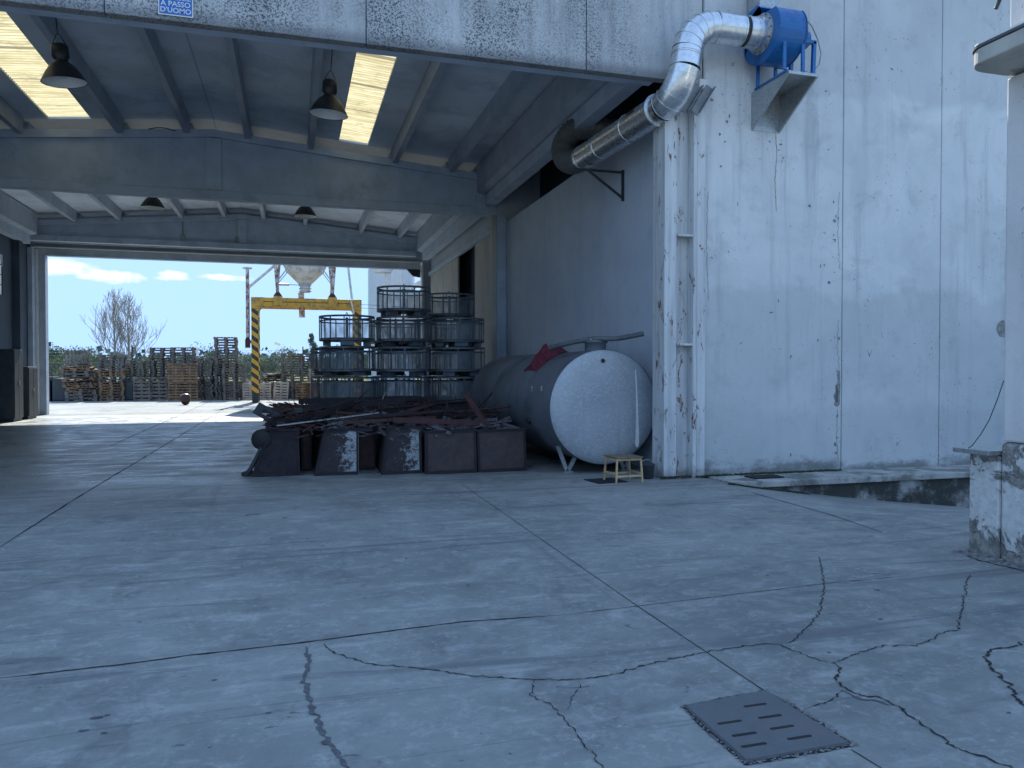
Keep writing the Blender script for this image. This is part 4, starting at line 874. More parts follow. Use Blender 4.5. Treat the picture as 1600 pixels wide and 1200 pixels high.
# ------------------------------------------------------------ scrap heap
def hopper(x0, x1, y0, y1, zt, tl, tr, mat, label, name='scrap_hopper'):       # tapered steel box, wider or narrower at the foot
    r = empty(name, ((x0 + x1) / 2, y0, 0), 0, label, 'scrap bin', 'rusty bins along the front of the scrap heap'); cx = (x0 + x1) / 2
    a0, a1 = x0 - cx, x1 - cx; dy = y1 - y0
    bt = [(a0, 0), (a1, 0), (a1, dy), (a0, dy)]; tp = [(a0 + tl, .05), (a1 - tr, .05), (a1 - tr, dy), (a0 + tl, dy)]
    m = MB(); N = 18
    for e in range(4):
        b0, b1 = Vector((*bt[e], 0)), Vector((*bt[(e + 1) % 4], 0)); t0, t1 = Vector((*tp[e], zt)), Vector((*tp[(e + 1) % 4], zt)); nn_ = (b1 - b0).cross(t0 - b0).normalized(); vs = []
        for j in range(N + 1):
            for i in range(N + 1):
                p = (b0.lerp(b1, i / N)).lerp(t0.lerp(t1, i / N), j / N); ed = min(1, 4 * min(i, N - i, j, N - j) / N)
                p = p + nn_ * (ed * (.035 * noise.noise(p * 2.6 + Vector((x0 * 9, e * 5, 0))) + .010 * noise.noise(p * 9 + Vector((x0 * 5, 0, 3))))); vs.append(tuple(p))
        m.add(vs, [(j * (N + 1) + i, j * (N + 1) + i + 1, (j + 1) * (N + 1) + i + 1, (j + 1) * (N + 1) + i) for j in range(N) for i in range(N)], None, True)
    m.build('bin_body', mat, r, fix=False)
    m = MB()
    for i in range(4):
        p = tp[i]; q = tp[(i + 1) % 4]; m.bar((p[0], p[1], zt), (q[0], q[1], zt), .045, .035)
    m.build('bin_rim', 'dark_rust', r)
    m = MB(); xm = (a0 + a1) / 2
    m.bar((a0 + .02, -.004, .02), (a0 + tl + .02, .044, zt), .03, .02, (0, 1, 0)); m.bar((a1 - .02, -.004, .02), (a1 - tr - .02, .044, zt), .03, .02, (0, 1, 0)); m.bar((a0 + .01, -.006, .03), (a1 - .01, -.006, .03), .03, .045, (0, 0, 1)); m.build('stiffener', 'dark_rust', r)
    r.rotation_euler.z = random.uniform(-.03, .03); r.rotation_euler.y = random.uniform(-.012, .012)
    return r
hopper(-.62, .10, 12.02, 13.4, .70, .28, .02, 'dark_rust', 'dark rusty tapered bin at the left end of the scrap heap')
hopper(.30, .97, 11.88, 13.2, .70, .16, .0, 'peeled_paint', 'rusty bin with flaking white paint, second from the left')
hopper(1.30, 1.93, 11.74, 13.0, .72, .12, 0, 'peeled_paint', 'rusty bin with the most white paint, at the middle of the heap')
for (a, b, lab) in ((1.97, 2.78, 'long brown steel panel bin right of the white painted bin'), (2.80, 3.60, 'long brown steel panel bin ending beside the tank')):
    hopper(a, b, 11.58, 12.9, .66, 0, 0, 'brown_panel', lab)
for (a, b, y, h, lab) in ((.12, .28, 12.5, .62, 'narrow dark bin in the gap between the first two bins'), (.99, 1.28, 12.4, .66, 'dark bin set back between the two white painted bins'), (-.45, 1.5, 13.5, .66, 'wide dark bin buried at the left rear of the heap'), (1.6, 3.5, 13.1, .60, 'wide dark bin buried at the right rear of the heap'), (-.3, 3.3, 15.0, .7, 'widest dark bin at the back of the heap below the baskets')):
    hopper(a, b, y, y + 1.35, h, 0, 0, 'bin_rust', lab)
def sect(kind, a, b, s):
    m = MB(); a = Vector(a); b = Vector(b); d = (b - a).normalized(); side = d.cross(Vector((0, 0, 1))).normalized(); up = side.cross(d)
    if kind == 'i': m.bar(a + up * s, b + up * s, s * 1.5, .014); m.bar(a - up * s, b - up * s, s * 1.5, .014); m.bar(a, b, .012, s * 2 - .02)
    elif kind == 'u': m.bar(a, b, s * 2, .012); m.bar(a + side * s + up * s * .5, b + side * s + up * s * .5, .012, s); m.bar(a - side * s + up * s * .5, b - side * s + up * s * .5, .012, s)
    elif kind == 'p': m.cyl(a, b, s, n=14)
    elif kind == 'f': m.bar(a, b, s * 2, .014)
    elif kind == 'l': m.bar(a, b, s * 2, .012); m.bar(a + side * s + up * s, b + side * s + up * s, .012, s * 2)
    elif kind == 'b': m.bar(a, b, s * 2, s * 2)
    return m
SCR = [
 ('i', (-.30, 12.55, .80), (1.15, 13.3, 1.02), .07, 'dark_rust', 'steel_beam', 'dark I-beam rising to the right over the left bin'),
 ('f', (-.25, 12.2, .76), (1.35, 12.5, .92), .05, 'galv', 'steel_strip', 'pale flat steel strip sloping over the left bin'),
 ('u', (.1, 14.0, 1.02), (2.3, 14.3, 1.04), .09, 'dark_rust', 'steel_channel', 'long dark channel lying level below the left baskets'),
 ('u', (.75, 11.95, .79), (2.2, 12.05, .83), .045, 'rust', 'steel_channel', 'brown channel lying across the two white painted bins'),
 ('p', (1.05, 12.1, .86), (2.6, 12.5, .93), .035, 'dark_rust', 'steel_pipe', 'dark pipe lying along the front of the heap'),
 ('l', (1.5, 11.9, .80), (3.05, 11.85, .72), .04, 'red_rust', 'angle_iron', 'reddish angle iron along the front edge of the brown bins'),
 ('f', (2.72, 12.2, 1.25), (2.98, 11.85, .76), .07, 'red_rust', 'steel_plate', 'reddish plate leaning upright at the right of the heap'),
 ('u', (2.2, 12.6, .80), (3.5, 12.9, .84), .06, 'dark_rust', 'steel_channel', 'dark channel lying towards the tank side'),
 ('i', (1.4, 13.0, .88), (3.1, 13.5, .98), .08, 'dark_rust', 'steel_beam', 'dark I-beam lying across the middle of the heap'),
 ('p', (-.1, 13.0, .97), (1.6, 12.6, .84), .03, 'rust', 'steel_pipe', 'thin rusty pipe sloping down to the right over the bins'),
 ('b', (.2, 13.2, .98), (1.9, 13.4, 1.08), .05, 'dark_rust', 'square_tube', 'dark square tube on top of the left half of the heap'),
 ('f', (1.7, 12.4, .90), (2.4, 13.4, 1.02), .10, 'rust', 'steel_plate', 'wide rusty flat bar pointing backwards in the heap'),
 ('l', (.3, 12.35, .84), (.95, 13.2, 1.02), .05, 'dark_rust', 'angle_iron', 'dark angle iron pointing backwards over the second bin'),
 ('p', (2.5, 13.2, .85), (3.55, 12.4, 1.0), .022, 'rust', 'steel_pipe', 'thin rusty pipe leaning against the tank'),
 ('b', (.6, 14.6, 1.02), (2.6, 14.3, 1.06), .06, 'dark_rust', 'square_tube', 'thick dark square tube at the back of the heap'),
 ('f', (1.9, 14.2, 1.0), (3.3, 14.6, 1.04), .12, 'dark_rust', 'steel_plate', 'wide dark flat bar at the back right of the heap'),
 ('i', (.9, 15.6, .82), (3.3, 15.9, .86), .08, 'dark_rust', 'steel_beam', 'dark I-beam right under the basket stacks'),
 ('p', (.9, 13.2, .98), (1.32, 14.0, 1.26), .010, 'rust', 'steel_rod', 'thin bent rod sticking up in front of the left baskets'),
 ('p', (1.45, 13.4, .98), (1.60, 13.7, 1.22), .009, 'galv', 'steel_rod', 'short pale rod sticking up in front of the centre baskets'),
 ('f', (-.45, 12.6, .74), (.55, 12.9, .78), .09, 'dark_rust', 'steel_plate', 'dark flat bar lying on top of the left bin'),
 ('u', (2.9, 12.3, .76), (3.35, 13.2, .92), .05, 'rust', 'steel_channel', 'short rusty channel beside the tank'),
 ('p', (3.0, 13.0, .8), (3.38, 12.9, 1.22), .018, 'dark_rust', 'steel_rod', 'dark rod standing up close to the tank'),
]
for k, a, b, s_, mt, nm, lab in SCR:
    c = (Vector(a) + Vector(b)) / 2; o = sect(k, Vector(a) - c, Vector(b) - c, s_).build(nm, mt, loc=c); tag(o, lab, nm.replace('_', ' '), 'long pieces of scrap steel on the heap')
# perforated bracket plate sticking out at the left end
bp = empty('bracket_plate', (-.22, 12.75, .80), 0, 'dark bracket plate with two slots jutting from the left end', 'bracket')
def plate_slots(m, x0, x1, z0, z1, y0, y1, slots, mat):
    xs_ = [x0] + [v for s in slots for v in (s[0], s[1])] + [x1]
    for i in range(0, len(xs_) - 1):
        if i % 2 == 0: m.box(xs_[i], xs_[i + 1], y0, y1, z0, z1, mat)
        else: s = slots[i // 2]; m.box(xs_[i], xs_[i + 1], y0, y1, z0, s[2], mat); m.box(xs_[i], xs_[i + 1], y0, y1, s[3], z1, mat)
m = MB(); plate_slots(m, -.42, .50, -.10, .10, -.03, .03, ((-.30, -.14, -.035, .035), (-.02, .08, -.03, .03)), Matrix.Rotation(R(32), 4, 'Y')); m.build('slotted_plate', 'dark_metal', bp, bevel=.01)
m = MB(); m.bar((.10, 0, -.06), (.30, 0, .16), .07, .06, (0, 1, 0)); m.box(.24, .36, -.04, .04, .12, .20); m.build('lug', 'dark_metal', bp); MB().tube([(.34, 0, .2), (.40, 0, .3), (.43, 0, .40)], .006, 5).build('wire_end', 'dark_metal', bp)
pu = empty('pulley_wheel', (-.46, 12.12, .56), 0, 'black round pulley wheel at the left end of the scrap heap', 'pulley')
m = MB(); mm = Matrix.Rotation(R(70), 4, 'Z') @ Matrix.Rotation(PI / 2, 4, 'Y'); m.lathe([(0, -.05), (.15, -.05), (.155, -.04), (.12, -.015), (.12, .015), (.155, .04), (.15, .05), (0, .05)], 28, mm); m.build('wheel', 'pulley', pu)
m = MB(); m.cyl((-.05, -.02, 0), (.26, .1, 0), .028, n=10); m.bar((-.02, .05, .02), (.22, .12, .10), .07, .05); m.build('axle_frame', 'dark_rust', pu)
m = MB(); m.tube(bez([Vector(p) for p in ((-.46, 12.08, .44), (-.56, 12.1, .24), (-.66, 12.1, .07), (-.74, 12.2, .03), (-.68, 12.3, .03), (-.60, 12.18, .05), (-.70, 12.08, .04))], 5), .035, 7); tag(m.build('frayed_belt', 'rubber'), 'black rubber belt hanging to the floor below the pulley wheel', 'belt')
# uncountable small scrap in and on the bins
m = MB(); rnd = random.Random(21)
for i in range(1500):
    x = rnd.uniform(-.4, 3.5); y = rnd.uniform(11.75, 16.6)
    if y < 12.0 and x < 1.3: continue
    if y > 14.6 and rnd.random() < .4: continue
    top = (.74 + .20 * sm(11.8, 13.6, y)) if x < 2.6 else (.70 + .10 * sm(11.8, 13, y)); z_ = rnd.uniform(top - .16, top); L_ = rnd.choice((.08, .14, .22, .35, .5)); s_ = rnd.uniform(.008, .035)
    q = Matrix.Translation((x, y, z_)) @ Euler((rnd.uniform(-.3, .3), rnd.uniform(-.35, .35), rnd.uniform(0, 6.28))).to_matrix().to_4x4(); t_ = rnd.choice((.006, .01, s_))
    m.box(-L_ / 2, L_ / 2, -s_, s_, -t_, t_, q)
tag(m.build('scrap_pieces', 'bin_rust'), 'tangle of small dark scrap iron filling the bins', 'scrap', kind='stuff')
m = MB()
for i in range(220):
    x = rnd.uniform(-.3, 3.4); y = rnd.uniform(11.9, 14.5); z_ = .82 + .14 * sm(11.8, 13.6, y) + rnd.uniform(0, .05)
    pts = [Vector((x, y, z_))]
    d = Vector((rnd.uniform(-1, 1), rnd.uniform(-1, 1), rnd.uniform(-.2, .5)))
    for k in range(5): d += Vector((rnd.uniform(-.6, .6), rnd.uniform(-.6, .6), rnd.uniform(-.5, .4))); pts.append(pts[-1] + d.normalized() * .05)
    m.tube(pts, rnd.uniform(.003, .007), 4)
tag(m.build('scrap_wire', 'rust'), 'curled rusty wire scattered over the scrap heap', 'wire', kind='stuff')

# ------------------------------------------------------------ pallets outside
def pallet_mesh(mat, w=1.2, d=.8, seed=0, name='pallet'):
    rnd = random.Random(seed); m = MB()
    for j in range(3):
        for i in range(3): m.box(-w / 2 + i * (w - .15) / 2, -w / 2 + i * (w - .15) / 2 + .15, -d / 2 + j * (d - .1) / 2, -d / 2 + j * (d - .1) / 2 + .1, .0245, .10)
        y = -d / 2 + j * (d - .1) / 2; m.box(-w / 2, w / 2, y, y + .1, 0, .024)
    for j in range(3): y = -d / 2 + j * (d - .1) / 2; m.box(-w / 2, w / 2, y, y + .1, .101, .122)
    for i in range(7): x = -w / 2 + i * (w - .11) / 6; e = rnd.uniform(-.008, .008); m.box(x, x + .11, -d / 2 + e, d / 2 + e, .123, .145)
    me = m.build(name, mat); return me
protos = {k: pallet_mesh(k, seed=i) for i, k in enumerate(('wood_grey', 'wood_dark', 'wood_brown', 'wood_pale'))}
used = set(); PG = 'wooden pallets stacked along the far yard edge'
UPM = Matrix(((0, -1, 0), (0, 0, -1), (1, 0, 0)))
def upright(mat, a, Y, z, label, lean=4, sx=1, s=1, roll=0):
    rot = (Matrix.Rotation(R(lean), 3, 'X') @ Matrix.Rotation(roll, 3, 'Y') @ UPM).to_euler()
    o = place_pallet(mat, (gy(a, 600, Y).x, Y, z + .6 * sx * s), rot, label); o.scale = (sx * s, s, s); return o
def place_pallet(mat, loc, rot, label, group=PG, scale=1):
    if mat in used: o = protos[mat].copy(); COL.objects.link(o)
    else: o = protos[mat]; used.add(mat)
    o.location = loc; o.rotation_euler = rot; o.scale = (scale, scale, scale); return tag(o, label, 'pallet', group)
ORD = ['lowest', 'second', 'third', 'fourth', 'fifth', 'sixth', 'seventh', 'eighth', 'ninth', 'tenth', 'eleventh', 'twelfth', 'thirteenth', 'fourteenth', 'fifteenth', 'sixteenth', 'seventeenth', 'eighteenth', 'nineteenth', 'twentieth', '21st', '22nd', '23rd', '24th', '25th', '26th']
rnd = random.Random(99)
def stack(pxc, n, name, mats, Y=45.6, lean=0, messy=0, z0=0, scale=1, j=.03, top_label=None):
    x = gy(pxc, 600, Y).x; z = z0; dx = 0
    for k in range(n):
        dx += lean + rnd.uniform(-j, j) * .6
        rot = (rnd.gauss(0, messy), rnd.gauss(0, messy), rnd.gauss(0, .025 + messy * 1.6))
        lab = '%s pallet up, %s' % (ORD[k], name) if k < n - 1 else 'topmost pallet of the %s' % name
        place_pallet(rnd.choice(mats), (x + dx + rnd.uniform(-j, j), Y + rnd.uniform(-j, j), z), rot, lab, scale=scale); z += .146 * scale * (1 + messy * 1.2)
    return x, z
# collapsed pile of broken pallets at the left
x, z = stack(130, 3, 'base of the broken pile at the left', ['wood_grey', 'wood_dark'], 45.0, scale=1.25)
x, z = stack(126, 8, 'broken and crooked pile at the left', ['wood_grey', 'wood_dark', 'wood_brown'], 45.0, messy=.075, z0=z, scale=1.15, j=.1)
place_pallet('wood_grey', (gy(122, 570, 45).x, 45.0, z + .30), (R(82), 0, .05), 'pallet standing upright on top of the broken pile at the left', scale=.95)
stack(147, 12, 'crooked right half of broken pile', ['wood_grey', 'wood_brown'], 45.3, messy=.08, scale=.9, j=.12)
stack(176, 17, 'tall narrow stack right of the broken pile', ['wood_grey', 'wood_brown', 'wood_dark'], 45.2)
# two upright crates-like pallets and stacks above
upright('wood_grey', 222, 44.7, 0, 'grey pallet standing on edge, left one of the pair below the tall stacks', s=1.08)
upright('wood_grey', 249, 44.8, 0, 'grey pallet standing on edge, right one of the pair below the tall stacks', s=1.08)
stack(222, 15, 'dark stack behind the pair of grey upright pallets', ['wood_dark', 'wood_dark', 'wood_grey'], 45.9)
stack(209, 14, 'dark stack at the left of the grey upright pallets', ['wood_dark'], 46.4)
stack(252, 20, 'tall open stack left of the brown upright pallets', ['wood_dark', 'wood_grey'], 46.4, lean=.005)
upright('wood_brown', 275.5, 44.4, 0, 'lower left of the four brown pallets standing on edge behind the rusty pot', sx=.84, lean=2)
upright('wood_brown', 297.5, 44.4, 0, 'lower right of the four brown pallets standing on edge behind the rusty pot', sx=.84, lean=2)
upright('wood_brown', 275, 44.4, 1.02, 'upper left of the four brown pallets standing on edge behind the rusty pot', sx=.84, lean=2)
upright('wood_brown', 297, 44.4, 1.02, 'upper right of the four brown pallets standing on edge behind the rusty pot', sx=.84, lean=2)
stack(289, 20, 'stack rising behind the brown upright pallets', ['wood_dark', 'wood_grey'], 45.5)
stack(316, 15, 'dark stack right of the brown upright pallets', ['wood_dark'], 45.2, j=.06)
stack(334, 16, 'dark stack left of the tallest one', ['wood_dark', 'wood_grey'], 45.6, j=.05)
stack(354, 24, 'tallest stack in the yard', ['wood_grey', 'wood_dark', 'wood_dark'], 45.2)
stack(367, 14, 'dark stack right of the tallest one', ['wood_dark', 'wood_grey'], 44.8)
upright('wood_pale', 391, 44.5, 0, 'pale pallet standing on edge behind the left gantry post', sx=.8)
upright('wood_pale', 412, 44.6, 0, 'pale pallet standing on edge just right of the left gantry post', sx=.8)
stack(393, 7, 'low stack behind the left gantry post', ['wood_grey', 'wood_pale'], 45.8)
stack(428, 8, 'low untidy stack under the loose boards', ['wood_grey', 'wood_brown'], 45.9, messy=.03)
upright('wood_pale', 439, 44.0, 0, 'pale pallet leaning tilted between the two right hand stacks', sx=.86, lean=10, roll=.06)
stack(457, 18, 'striped stack left of the baskets', ['wood_grey', 'wood_dark'], 45.6)
stack(471, 18, 'second striped stack left of baskets', ['wood_grey', 'wood_dark'], 46.5, j=.03)
upright('wood_brown', 473, 44.2, 0, 'orange brown pallet standing on edge, left one beside the baskets', sx=.8); upright('wood_brown', 490, 44.2, 0, 'orange brown pallet standing on edge, partly behind the left baskets', sx=.8)
stack(498, 15, 'stack half hidden behind the left baskets', ['wood_grey', 'wood_pale'], 45.9)
for k in protos:
    if k not in used: bpy.data.objects.remove(protos[k])
m = MB()
for i in range(60):
    x = gy(rnd.uniform(414, 446), 590, 45.8).x; q = Matrix.Translation((x, 45.8 + rnd.uniform(-.5, .4), 1.18 + rnd.uniform(0, .32))) @ Euler((rnd.uniform(-.1, .1), rnd.uniform(-.15, .15), rnd.gauss(0, .5))).to_matrix().to_4x4(); m.box(-.5, .5, -.05, .05, -.012, .012, q)
tag(m.build('loose_boards', 'wood_grey'), 'heap of loose grey boards on the low stacks right of the gantry post', 'boards', kind='stuff')
for i, (a, w, h, lab) in enumerate(((77, .5, 1.25, 'dark plastic bin next to the left door post'), (94, .85, 1.15, 'wider dark plastic bin left of the broken pallets'), (198, .7, 1.05, 'dark plastic bin between the first two pallet stacks'))):
    x = gy(a, 610, 45.4).x; b_ = empty('plastic_bin', (x, 45.6, 0), 0, lab, 'bin', 'dark plastic bins among the pallets'); MB().box(-w / 2, w / 2, -.5, .5, .06, h).build('bin_body', 'bin_plastic', b_, bevel=.03); MB().box(-w / 2 - .02, w / 2 + .02, -.52, .52, h + .001, h + .05).build('bin_rim', 'bin_plastic', b_, bevel=.01); MB().box(-w / 2 + .05, w / 2 - .05, -.45, .45, 0, .058).build('bin_foot', 'dark_metal', b_)
lw = MB().box(-26, 12, 47.2, 47.4, -.03, .95).build('boundary_wall', 'bin_plastic'); tag(lw, 'low dark boundary wall behind the pallet stacks', 'wall')
# pot lying on the yard
pt = empty('rusty_pot', (-4.9, 38.6, 0), R(30), 'small rusty pot lying tilted on the sunlit yard', 'pot')
mm = Matrix.Translation((0, 0, .24)) @ Euler((R(-35), R(18), 0)).to_matrix().to_4x4()
MB().lathe([(0, -.2), (.15, -.19), (.21, -.05), (.22, .12), (.205, .2), (.19, .2), (.2, .1), (.19, -.04), (.1, -.15), (0, -.16)], 28, mm).build('pot_body', 'rust', pt); MB().ring(.228, .17, .02, .03, 28, mm).build('pot_rim', 'galv', pt)

# ------------------------------------------------------------ gantry and silo
GY = 40.3
ga = empty('portal_frame', (0, GY, 0), 0, 'yellow steel portal frame with black striped posts under the silo', 'portal frame')
for yy, xx in ((0, -1.84), (0, 3.28), (1.5, -1.84), (1.5, 3.28)):
    p = MB().box(xx - .17, xx + .17, yy - .12, yy + .12, .5, 4.75).build('post', 'stripes', ga, bevel=.01); MB().box(xx - .15, xx + .15, yy - .1, yy + .1, .02, .498).build('post_foot', 'dark_metal', p); MB().box(xx - .24, xx + .24, yy - .2, yy + .2, 0, .019).build('base_plate', 'dark_metal', p)
for yy in (0, 1.5):
    m = MB(); m.box(-2.01, 3.45, yy - .11, yy + .11, 5.14, 5.33); m.box(-1.7, 3.12, yy - .11, yy + .11, 4.88, 5.09); m.box(-1.7, 3.12, yy - .03, yy + .03, 5.08, 5.15); m.build('cross_beam', 'yellow_paint', ga, bevel=.006)
    m = MB(); m.prism([(-2.015, 4.76), (-1.67, 4.76), (-1.40, 5.14), (-1.40, 5.34), (-2.015, 5.34)], yy - .13, yy + .13); m.build('corner_gusset', 'yellow_paint', ga, bevel=.006)
    m = MB(); m.prism([(3.455, 4.76), (3.11, 4.76), (2.84, 5.14), (2.84, 5.34), (3.455, 5.34)], yy - .13, yy + .13); m.build('corner_gusset', 'yellow_paint', ga, bevel=.006)
    for x in (-.72, 1.98): MB().box(x - .22, x + .22, yy - .16, yy + .16, 4.93, 5.42).build('saddle', 'yellow_paint', ga, bevel=.006)
for x in (-1.84, 3.28): MB().box(x - .1, x + .1, .14, 1.36, 5.15, 5.32).build('side_beam', 'yellow_paint', ga)
si = empty('silo', (.62, GY + .75, 0), 0, 'off-white silo with discharge cone standing on the yellow frame', 'silo')
MB().lathe([(0, 12.3), (1.2, 11.9), (1.75, 11.3), (1.75, 8.35)], 48).build('silo_body', 'silo_white', si)
MB().lathe([(1.75, 8.35), (1.76, 8.3), (.98, 6.86), (.96, 6.84), (.96, 6.74), (.90, 6.72), (.34, 6.16)], 48).build('cone', 'silo_white', si)
v = MB().cyl((0, 0, 5.72), (0, 0, 6.17), .26, n=24).build('outlet_valve', 'silo_white', si)
m = MB()
for z_ in (5.76, 5.9, 6.05, 6.14): m.cyl((0, 0, z_), (0, 0, z_ + .03), .33, n=24)
m.build('valve_flange', 'galv', v)
MB().bar((-1.35, 0, 6.1), (-.2, 0, 6.1), .04, .04).cyl((-1.3, 0, 6.1), (-.8, 0, 6.1), .06, n=12).build('valve_actuator', 'galv', v)
MB().box(-.15, .15, -.13, .13, 4.42, 5.70, Matrix.Rotation(R(-2), 4, 'Y') ).build('discharge_chute', 'strut_rusty', si)
for sx in (-1, 1):
    for yy in (-.75, .75):
        x = 1.35 * sx; m = MB(); m.tube([(x, yy, 5.43), (x + sx * .22, yy * 1.3, 8.4)], .075, 12); m.tube([(x, yy, 5.45), (x - sx * .0 - sx * -.02, yy, 6.2), (x + sx * .0 - sx * .18, yy, 8.3)], .05, 10); lg_ = m.build('leg', 'strut_rusty', si); MB().prism([(x - .22, 5.42), (x + .22, 5.42), (x + .08, 5.62), (x - .08, 5.62)], yy - .1, yy + .1).build('leg_foot', 'rust', lg_)
    m = MB(); m.tube([(1.35 * sx, -.75, 6.2), (.85 * sx, -.8, 6.9), (.5 * sx, -.8, 7.4)], .03, 8); m.tube([(1.35 * sx, -.75, 6.05), (.6 * sx, -.8, 7.0)], .022, 8); m.build('brace', 'galv', si)
m = MB(); m.tube([(2.95 - .62, -1.0, 5.35), (2.62 - .62, -.9, 8.4)], .06, 10); m.tube([(2.9 - .62, -1.0, 5.3), (3.05 - .62, -1.0, 4.6)], .04, 8); m.build('downpipe', 'silo_white', si)
# dust pipe beside the frame
dp = empty('dust_pipe', (-2.19, GY, 0), 0, 'tall thin pinkish pipe with rusty end hanging left of the frame', 'pipe')
MB().cyl((0, 0, 3.28), (0, 0, 6.75), .085, n=16).build('pipe', 'strut_rusty', dp); MB().cyl((0, 0, 6.76), (0, 0, 6.82), .24, .22, n=20).build('cap', 'silo_white', dp)
MB().cyl((.09, -.03, 3.3), (.09, -.03, 6.0), .02, n=8).build('guide_rod', 'galv', dp); m = MB(); m.box(-.12, .12, -.1, .1, 2.78, 3.2); m.cyl((0, 0, 3.2), (0, 0, 3.3), .11, .09, n=12); m.build('end_box', 'rust', dp)
MB().tube([(.06, 0, 5.82), (1.2, .2, 6.9), (2.6, .6, 8.5)], .07, 12).build('inclined_arm', 'silo_white', dp)
m = MB()
for z_ in (5.1, 4.92): m.tube([(3.45, GY, z_), (6.0, GY + .3, z_ - .06), (9, GY + .5, z_)], .012, 5)
tag(m.build('overhead_cable', 'dark_metal'), 'pair of thin cables running right from the yellow frame', 'cable')
# neighbouring shed outside, right
sh = empty('far_shed', (0, 0, 0), 0, 'pale blue metal clad shed outside beyond the far door', 'building')
m = MB(); xx = 5.65
m.box(xx, xx + .1, 37, 60, 2.0, 9.5)
for i in range(40): m.box(xx - .03, xx + .0, 37.2 + i * .55, 37.3 + i * .55, 2.0, 9.5)
m.build('clad_wall', 'far_wall', sh); MB().box(xx - .0, xx + .12, 37, 60, 0, 1.999).build('lower_wall', 'inner_wall', sh)
MB().box(4.62, 4.95, 39.9, 40.2, 0, 6.75).build('column', 'white_paint', sh, bevel=.01); MB().cyl((4.55, 40.05, 6.76), (4.55, 40.05, 6.98), .45, .55, n=24).build('column_head', 'white_paint', sh)
MB().bar((5.58, 36.9, 5.65), (5.2, 31.9, 5.35), .15, .16).build('gutter', 'white_paint', sh); MB().box(5.25, 5.66, 31.75, 36.9, 2.2, 5.1).build('canopy', 'door_panel', sh)
MB().box(xx + .1, 14, 37, 60, 9.4, 9.5).build('roof', 'galv', sh)

# ------------------------------------------------------------ fence, trees, far greenery
fe = empty('wire_fence', (0, 49.5, 0), 0, 'tall thin wire fence on slim posts behind the pallets', 'fence')
for i in range(9): MB().cyl((-24.5 + i * 4.9 + .6, 0, 0), (-24.5 + i * 4.9 + .6, 0, 3.15 if i % 2 else 2.95), .035, n=8).build('post', 'dark_metal', fe)
m = MB()
for z_ in (2.9, 2.7, 2.5, 2.1, 1.2, .3): m.tube([(-25 + i * 2.5, .03 * (i % 2), z_) for i in range(17)], .008, 4)
m.build('strand_wire', 'galv', fe); MB().box(-25, 15, .03, .032, .1, 2.1).build('mesh', 'wiremesh', fe)

def bare_tree(name, loc, H, seed, label):
    r = empty(name, loc, 0, label, 'tree', 'bare trees beyond the yard'); rnd = random.Random(seed); tr = MB(); br = MB()
    tr.tube([(0, 0, 0), (.1, 0, H * .25), (.05, .1, H * .5), (0, 0, H * .78), (0.05, 0, H)], .1, 8, True, [.16, .13, .09, .05, .012])
    def grow(p, d, L, rad, lv):
        pts = [p]; q = p.copy(); dd = d.copy(); n = 4
        for k in range(n): dd = (dd + Vector((rnd.uniform(-.16, .16), rnd.uniform(-.16, .16), .10 + .04 * lv))).normalized(); q = q + dd * (L / n); pts.append(q.copy())
        br.tube(pts, rad, 5 if lv < 2 else 3, False, [max(.012, rad * (1 - .8 * i / n)) for i in range(n + 1)])
        if lv >= 2: return
        for k in range(6 if lv < 1 else 5):
            t = rnd.uniform(.2, 1); i = min(n - 1, int(t * n)); bp_ = pts[i].lerp(pts[i + 1], t * n - i)
            ax = Vector((rnd.uniform(-1, 1), rnd.uniform(-1, 1), rnd.uniform(-.2, .6))).normalized(); grow(bp_, (dd + ax * .75).normalized(), L * rnd.uniform(.38, .58), rad * .5, lv + 1)
    for k in range(20):
        t = .16 + .8 * (k / 20); a = k * 2.4 + rnd.uniform(-.3, .3); spread = .62 - .38 * t
        grow(Vector((.03, .03, H * t)), Vector((math.cos(a) * spread, math.sin(a) * spread, .75)).normalized(), H * (.44 * (1 - t) + .12), .05 * (1.2 - t), 0)
    tr.build('trunk', 'bark_pale', r); br.build('branches', 'bark_pale', r, fix=False); return r
x = gy(178, 560, 74).x; bare_tree('bare_tree', (x, 74, 0), 7.9, 5, 'bare leafless tree behind the pallets, the left one of two')
x = gy(200, 560, 76).x; bare_tree('bare_tree', (x, 76, 0), 7.7, 8, 'bare leafless tree behind the pallets, the right one of two')
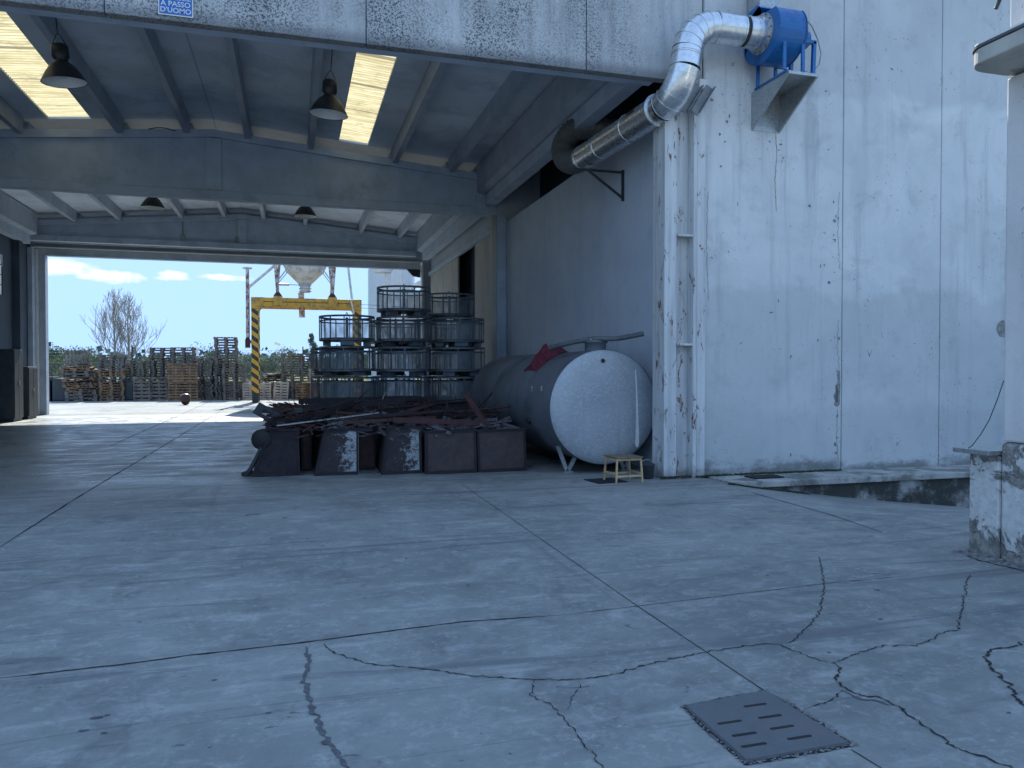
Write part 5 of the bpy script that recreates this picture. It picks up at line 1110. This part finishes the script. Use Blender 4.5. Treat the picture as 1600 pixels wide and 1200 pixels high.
def leaf_tree(loc, H, Wd_, seed, label, mats, name='leafy_tree', n=900, leaf=.12, narrow=False, dens=1):
    r = empty(name, loc, 0, label, 'tree', 'green trees beyond the fence'); rnd = random.Random(seed)
    tr = MB(); tr.tube([(0, 0, 0), (.06, 0, H * .35), (0, .05, H * .7)], .1, 8, True, [.13, .10, .04])
    for k in range(7):
        a = k * 2.3; tr.tube([(0, 0, H * (.25 + .05 * k)), (Wd_ * .2 * math.cos(a), Wd_ * .2 * math.sin(a), H * (.42 + .05 * k)), (Wd_ * .36 * math.cos(a), Wd_ * .36 * math.sin(a), H * (.55 + .05 * k))], .03, 5, True, [.05, .03, .01])
    tr.build('trunk', 'bark', r)
    cl = []
    for k in range(22 if not narrow else 16):
        if narrow: t = k / 15; c = Vector((rnd.gauss(0, .12), rnd.gauss(0, .12), H * (.15 + .82 * t))); rad = Wd_ * .5 * (1 - t * .75) * rnd.uniform(.8, 1.15)
        else: a = rnd.uniform(0, 6.28); rr = rnd.random() ** .6 * Wd_ * .36; c = Vector((rr * math.cos(a), rr * math.sin(a), H * rnd.uniform(.28, .86) * (1 - .25 * rr / Wd_))); rad = Wd_ * rnd.uniform(.11, .22)
        cl.append((c, rad))
    parts = [MB() for _ in mats]
    for c, rad in cl:
        mb = parts[rnd.randrange(len(mats))]
        for k in range(int(n / len(cl))):
            v = Vector((rnd.gauss(0, 1), rnd.gauss(0, 1), rnd.gauss(0, .85))); v.normalize(); v *= rad * (rnd.random() ** .45) * rnd.uniform(.8, 1.2); p = c + v
            a = Vector((rnd.gauss(0, 1), rnd.gauss(0, 1), rnd.gauss(0, 1))).normalized() * leaf * rnd.uniform(.5, 1.2); b = a.orthogonal().normalized() * leaf * rnd.uniform(.4, .9)
            mb.add([tuple(p - a), tuple(p + b), tuple(p + a), tuple(p - b)], [(0, 1, 2, 3)])
    for mb, mt in zip(parts, mats):
        if mb.v: mb.build('crown', mt, r, fix=False)
    return r
TL = [(78, 4.2, 3.2, 66, 'yellowish bush just right of the left door post'), (100, 5.0, 4.4, 72, 'rounded green tree behind the dark bins'), (122, 5.3, 4.6, 74, 'rounded green tree behind the broken pallet pile'), (146, 4.5, 4.0, 80, 'green tree behind the narrow pallet stack'), (205, 4.0, 3.0, 70, 'pale green bush between the first pallet stacks'),
      (238, 4.0, 4.2, 76, 'green bush behind the grey upright pallets'), (278, 4.2, 4.5, 80, 'green bush behind the brown upright pallets'), (322, 5.6, 4.6, 78, 'green tree top above the dark stacks, left of the tallest one'), (345, 5.0, 4.2, 82, 'green tree behind the tallest pallet stack'), (383, 4.6, 4.6, 78, 'green tree left of the left gantry post'),
      (405, 4.1, 4.4, 70, 'bright green bush behind the left gantry post'), (428, 4.6, 4.2, 72, 'pale green bush right of the left gantry post'), (446, 5.2, 4.0, 80, 'green tree behind the striped pallet stack'), (520, 4.6, 5, 84, 'green tree hidden mostly behind the left baskets'), (560, 4.8, 5, 84, 'green tree behind the right gantry post')]
for i, (a, H, Wd_, Y, lab) in enumerate(TL):
    H *= .80; x = gy(a, 590, Y).x; mats = [['leaf_2', 'leaf_1', 'leaf_0'], ['leaf_0', 'leaf_1', 'leaf_3'], ['leaf_1', 'leaf_2', 'leaf_2']][i % 3 if i else 2]
    leaf_tree((x, Y, 0), H, Wd_, 50 + i, lab, mats, n=2400, leaf=.085)
leaf_tree((gy(488, 560, 90).x, 90, 0), 5.9, 1.9, 90, 'slim dark poplar standing left of the baskets', ['leaf_3', 'leaf_0'], 'poplar', 2200, .10, True)
# far-off woods that read as one mass
m = MB(); rnd = random.Random(4)
for i in range(9000):
    x = rnd.uniform(-190, 130); y = rnd.uniform(230, 300); z_ = abs(rnd.gauss(0, 1)) * 2.2 + 5.5 * rnd.random() * (.6 + .5 * noise.noise(Vector((x * .03, 0, 2)))); s_ = rnd.uniform(.5, 1.4)
    a = Vector((rnd.gauss(0, 1), rnd.gauss(0, 1), rnd.gauss(0, 1))).normalized() * s_; b = a.orthogonal().normalized() * s_; p = Vector((x, y, max(.2, z_)))
    m.add([tuple(p - a), tuple(p + b), tuple(p + a), tuple(p - b)], [(0, 1, 2, 3)])
tag(m.build('distant_wood', 'leaf_3', fix=False), 'distant band of woodland on the horizon', 'woodland', kind='stuff')
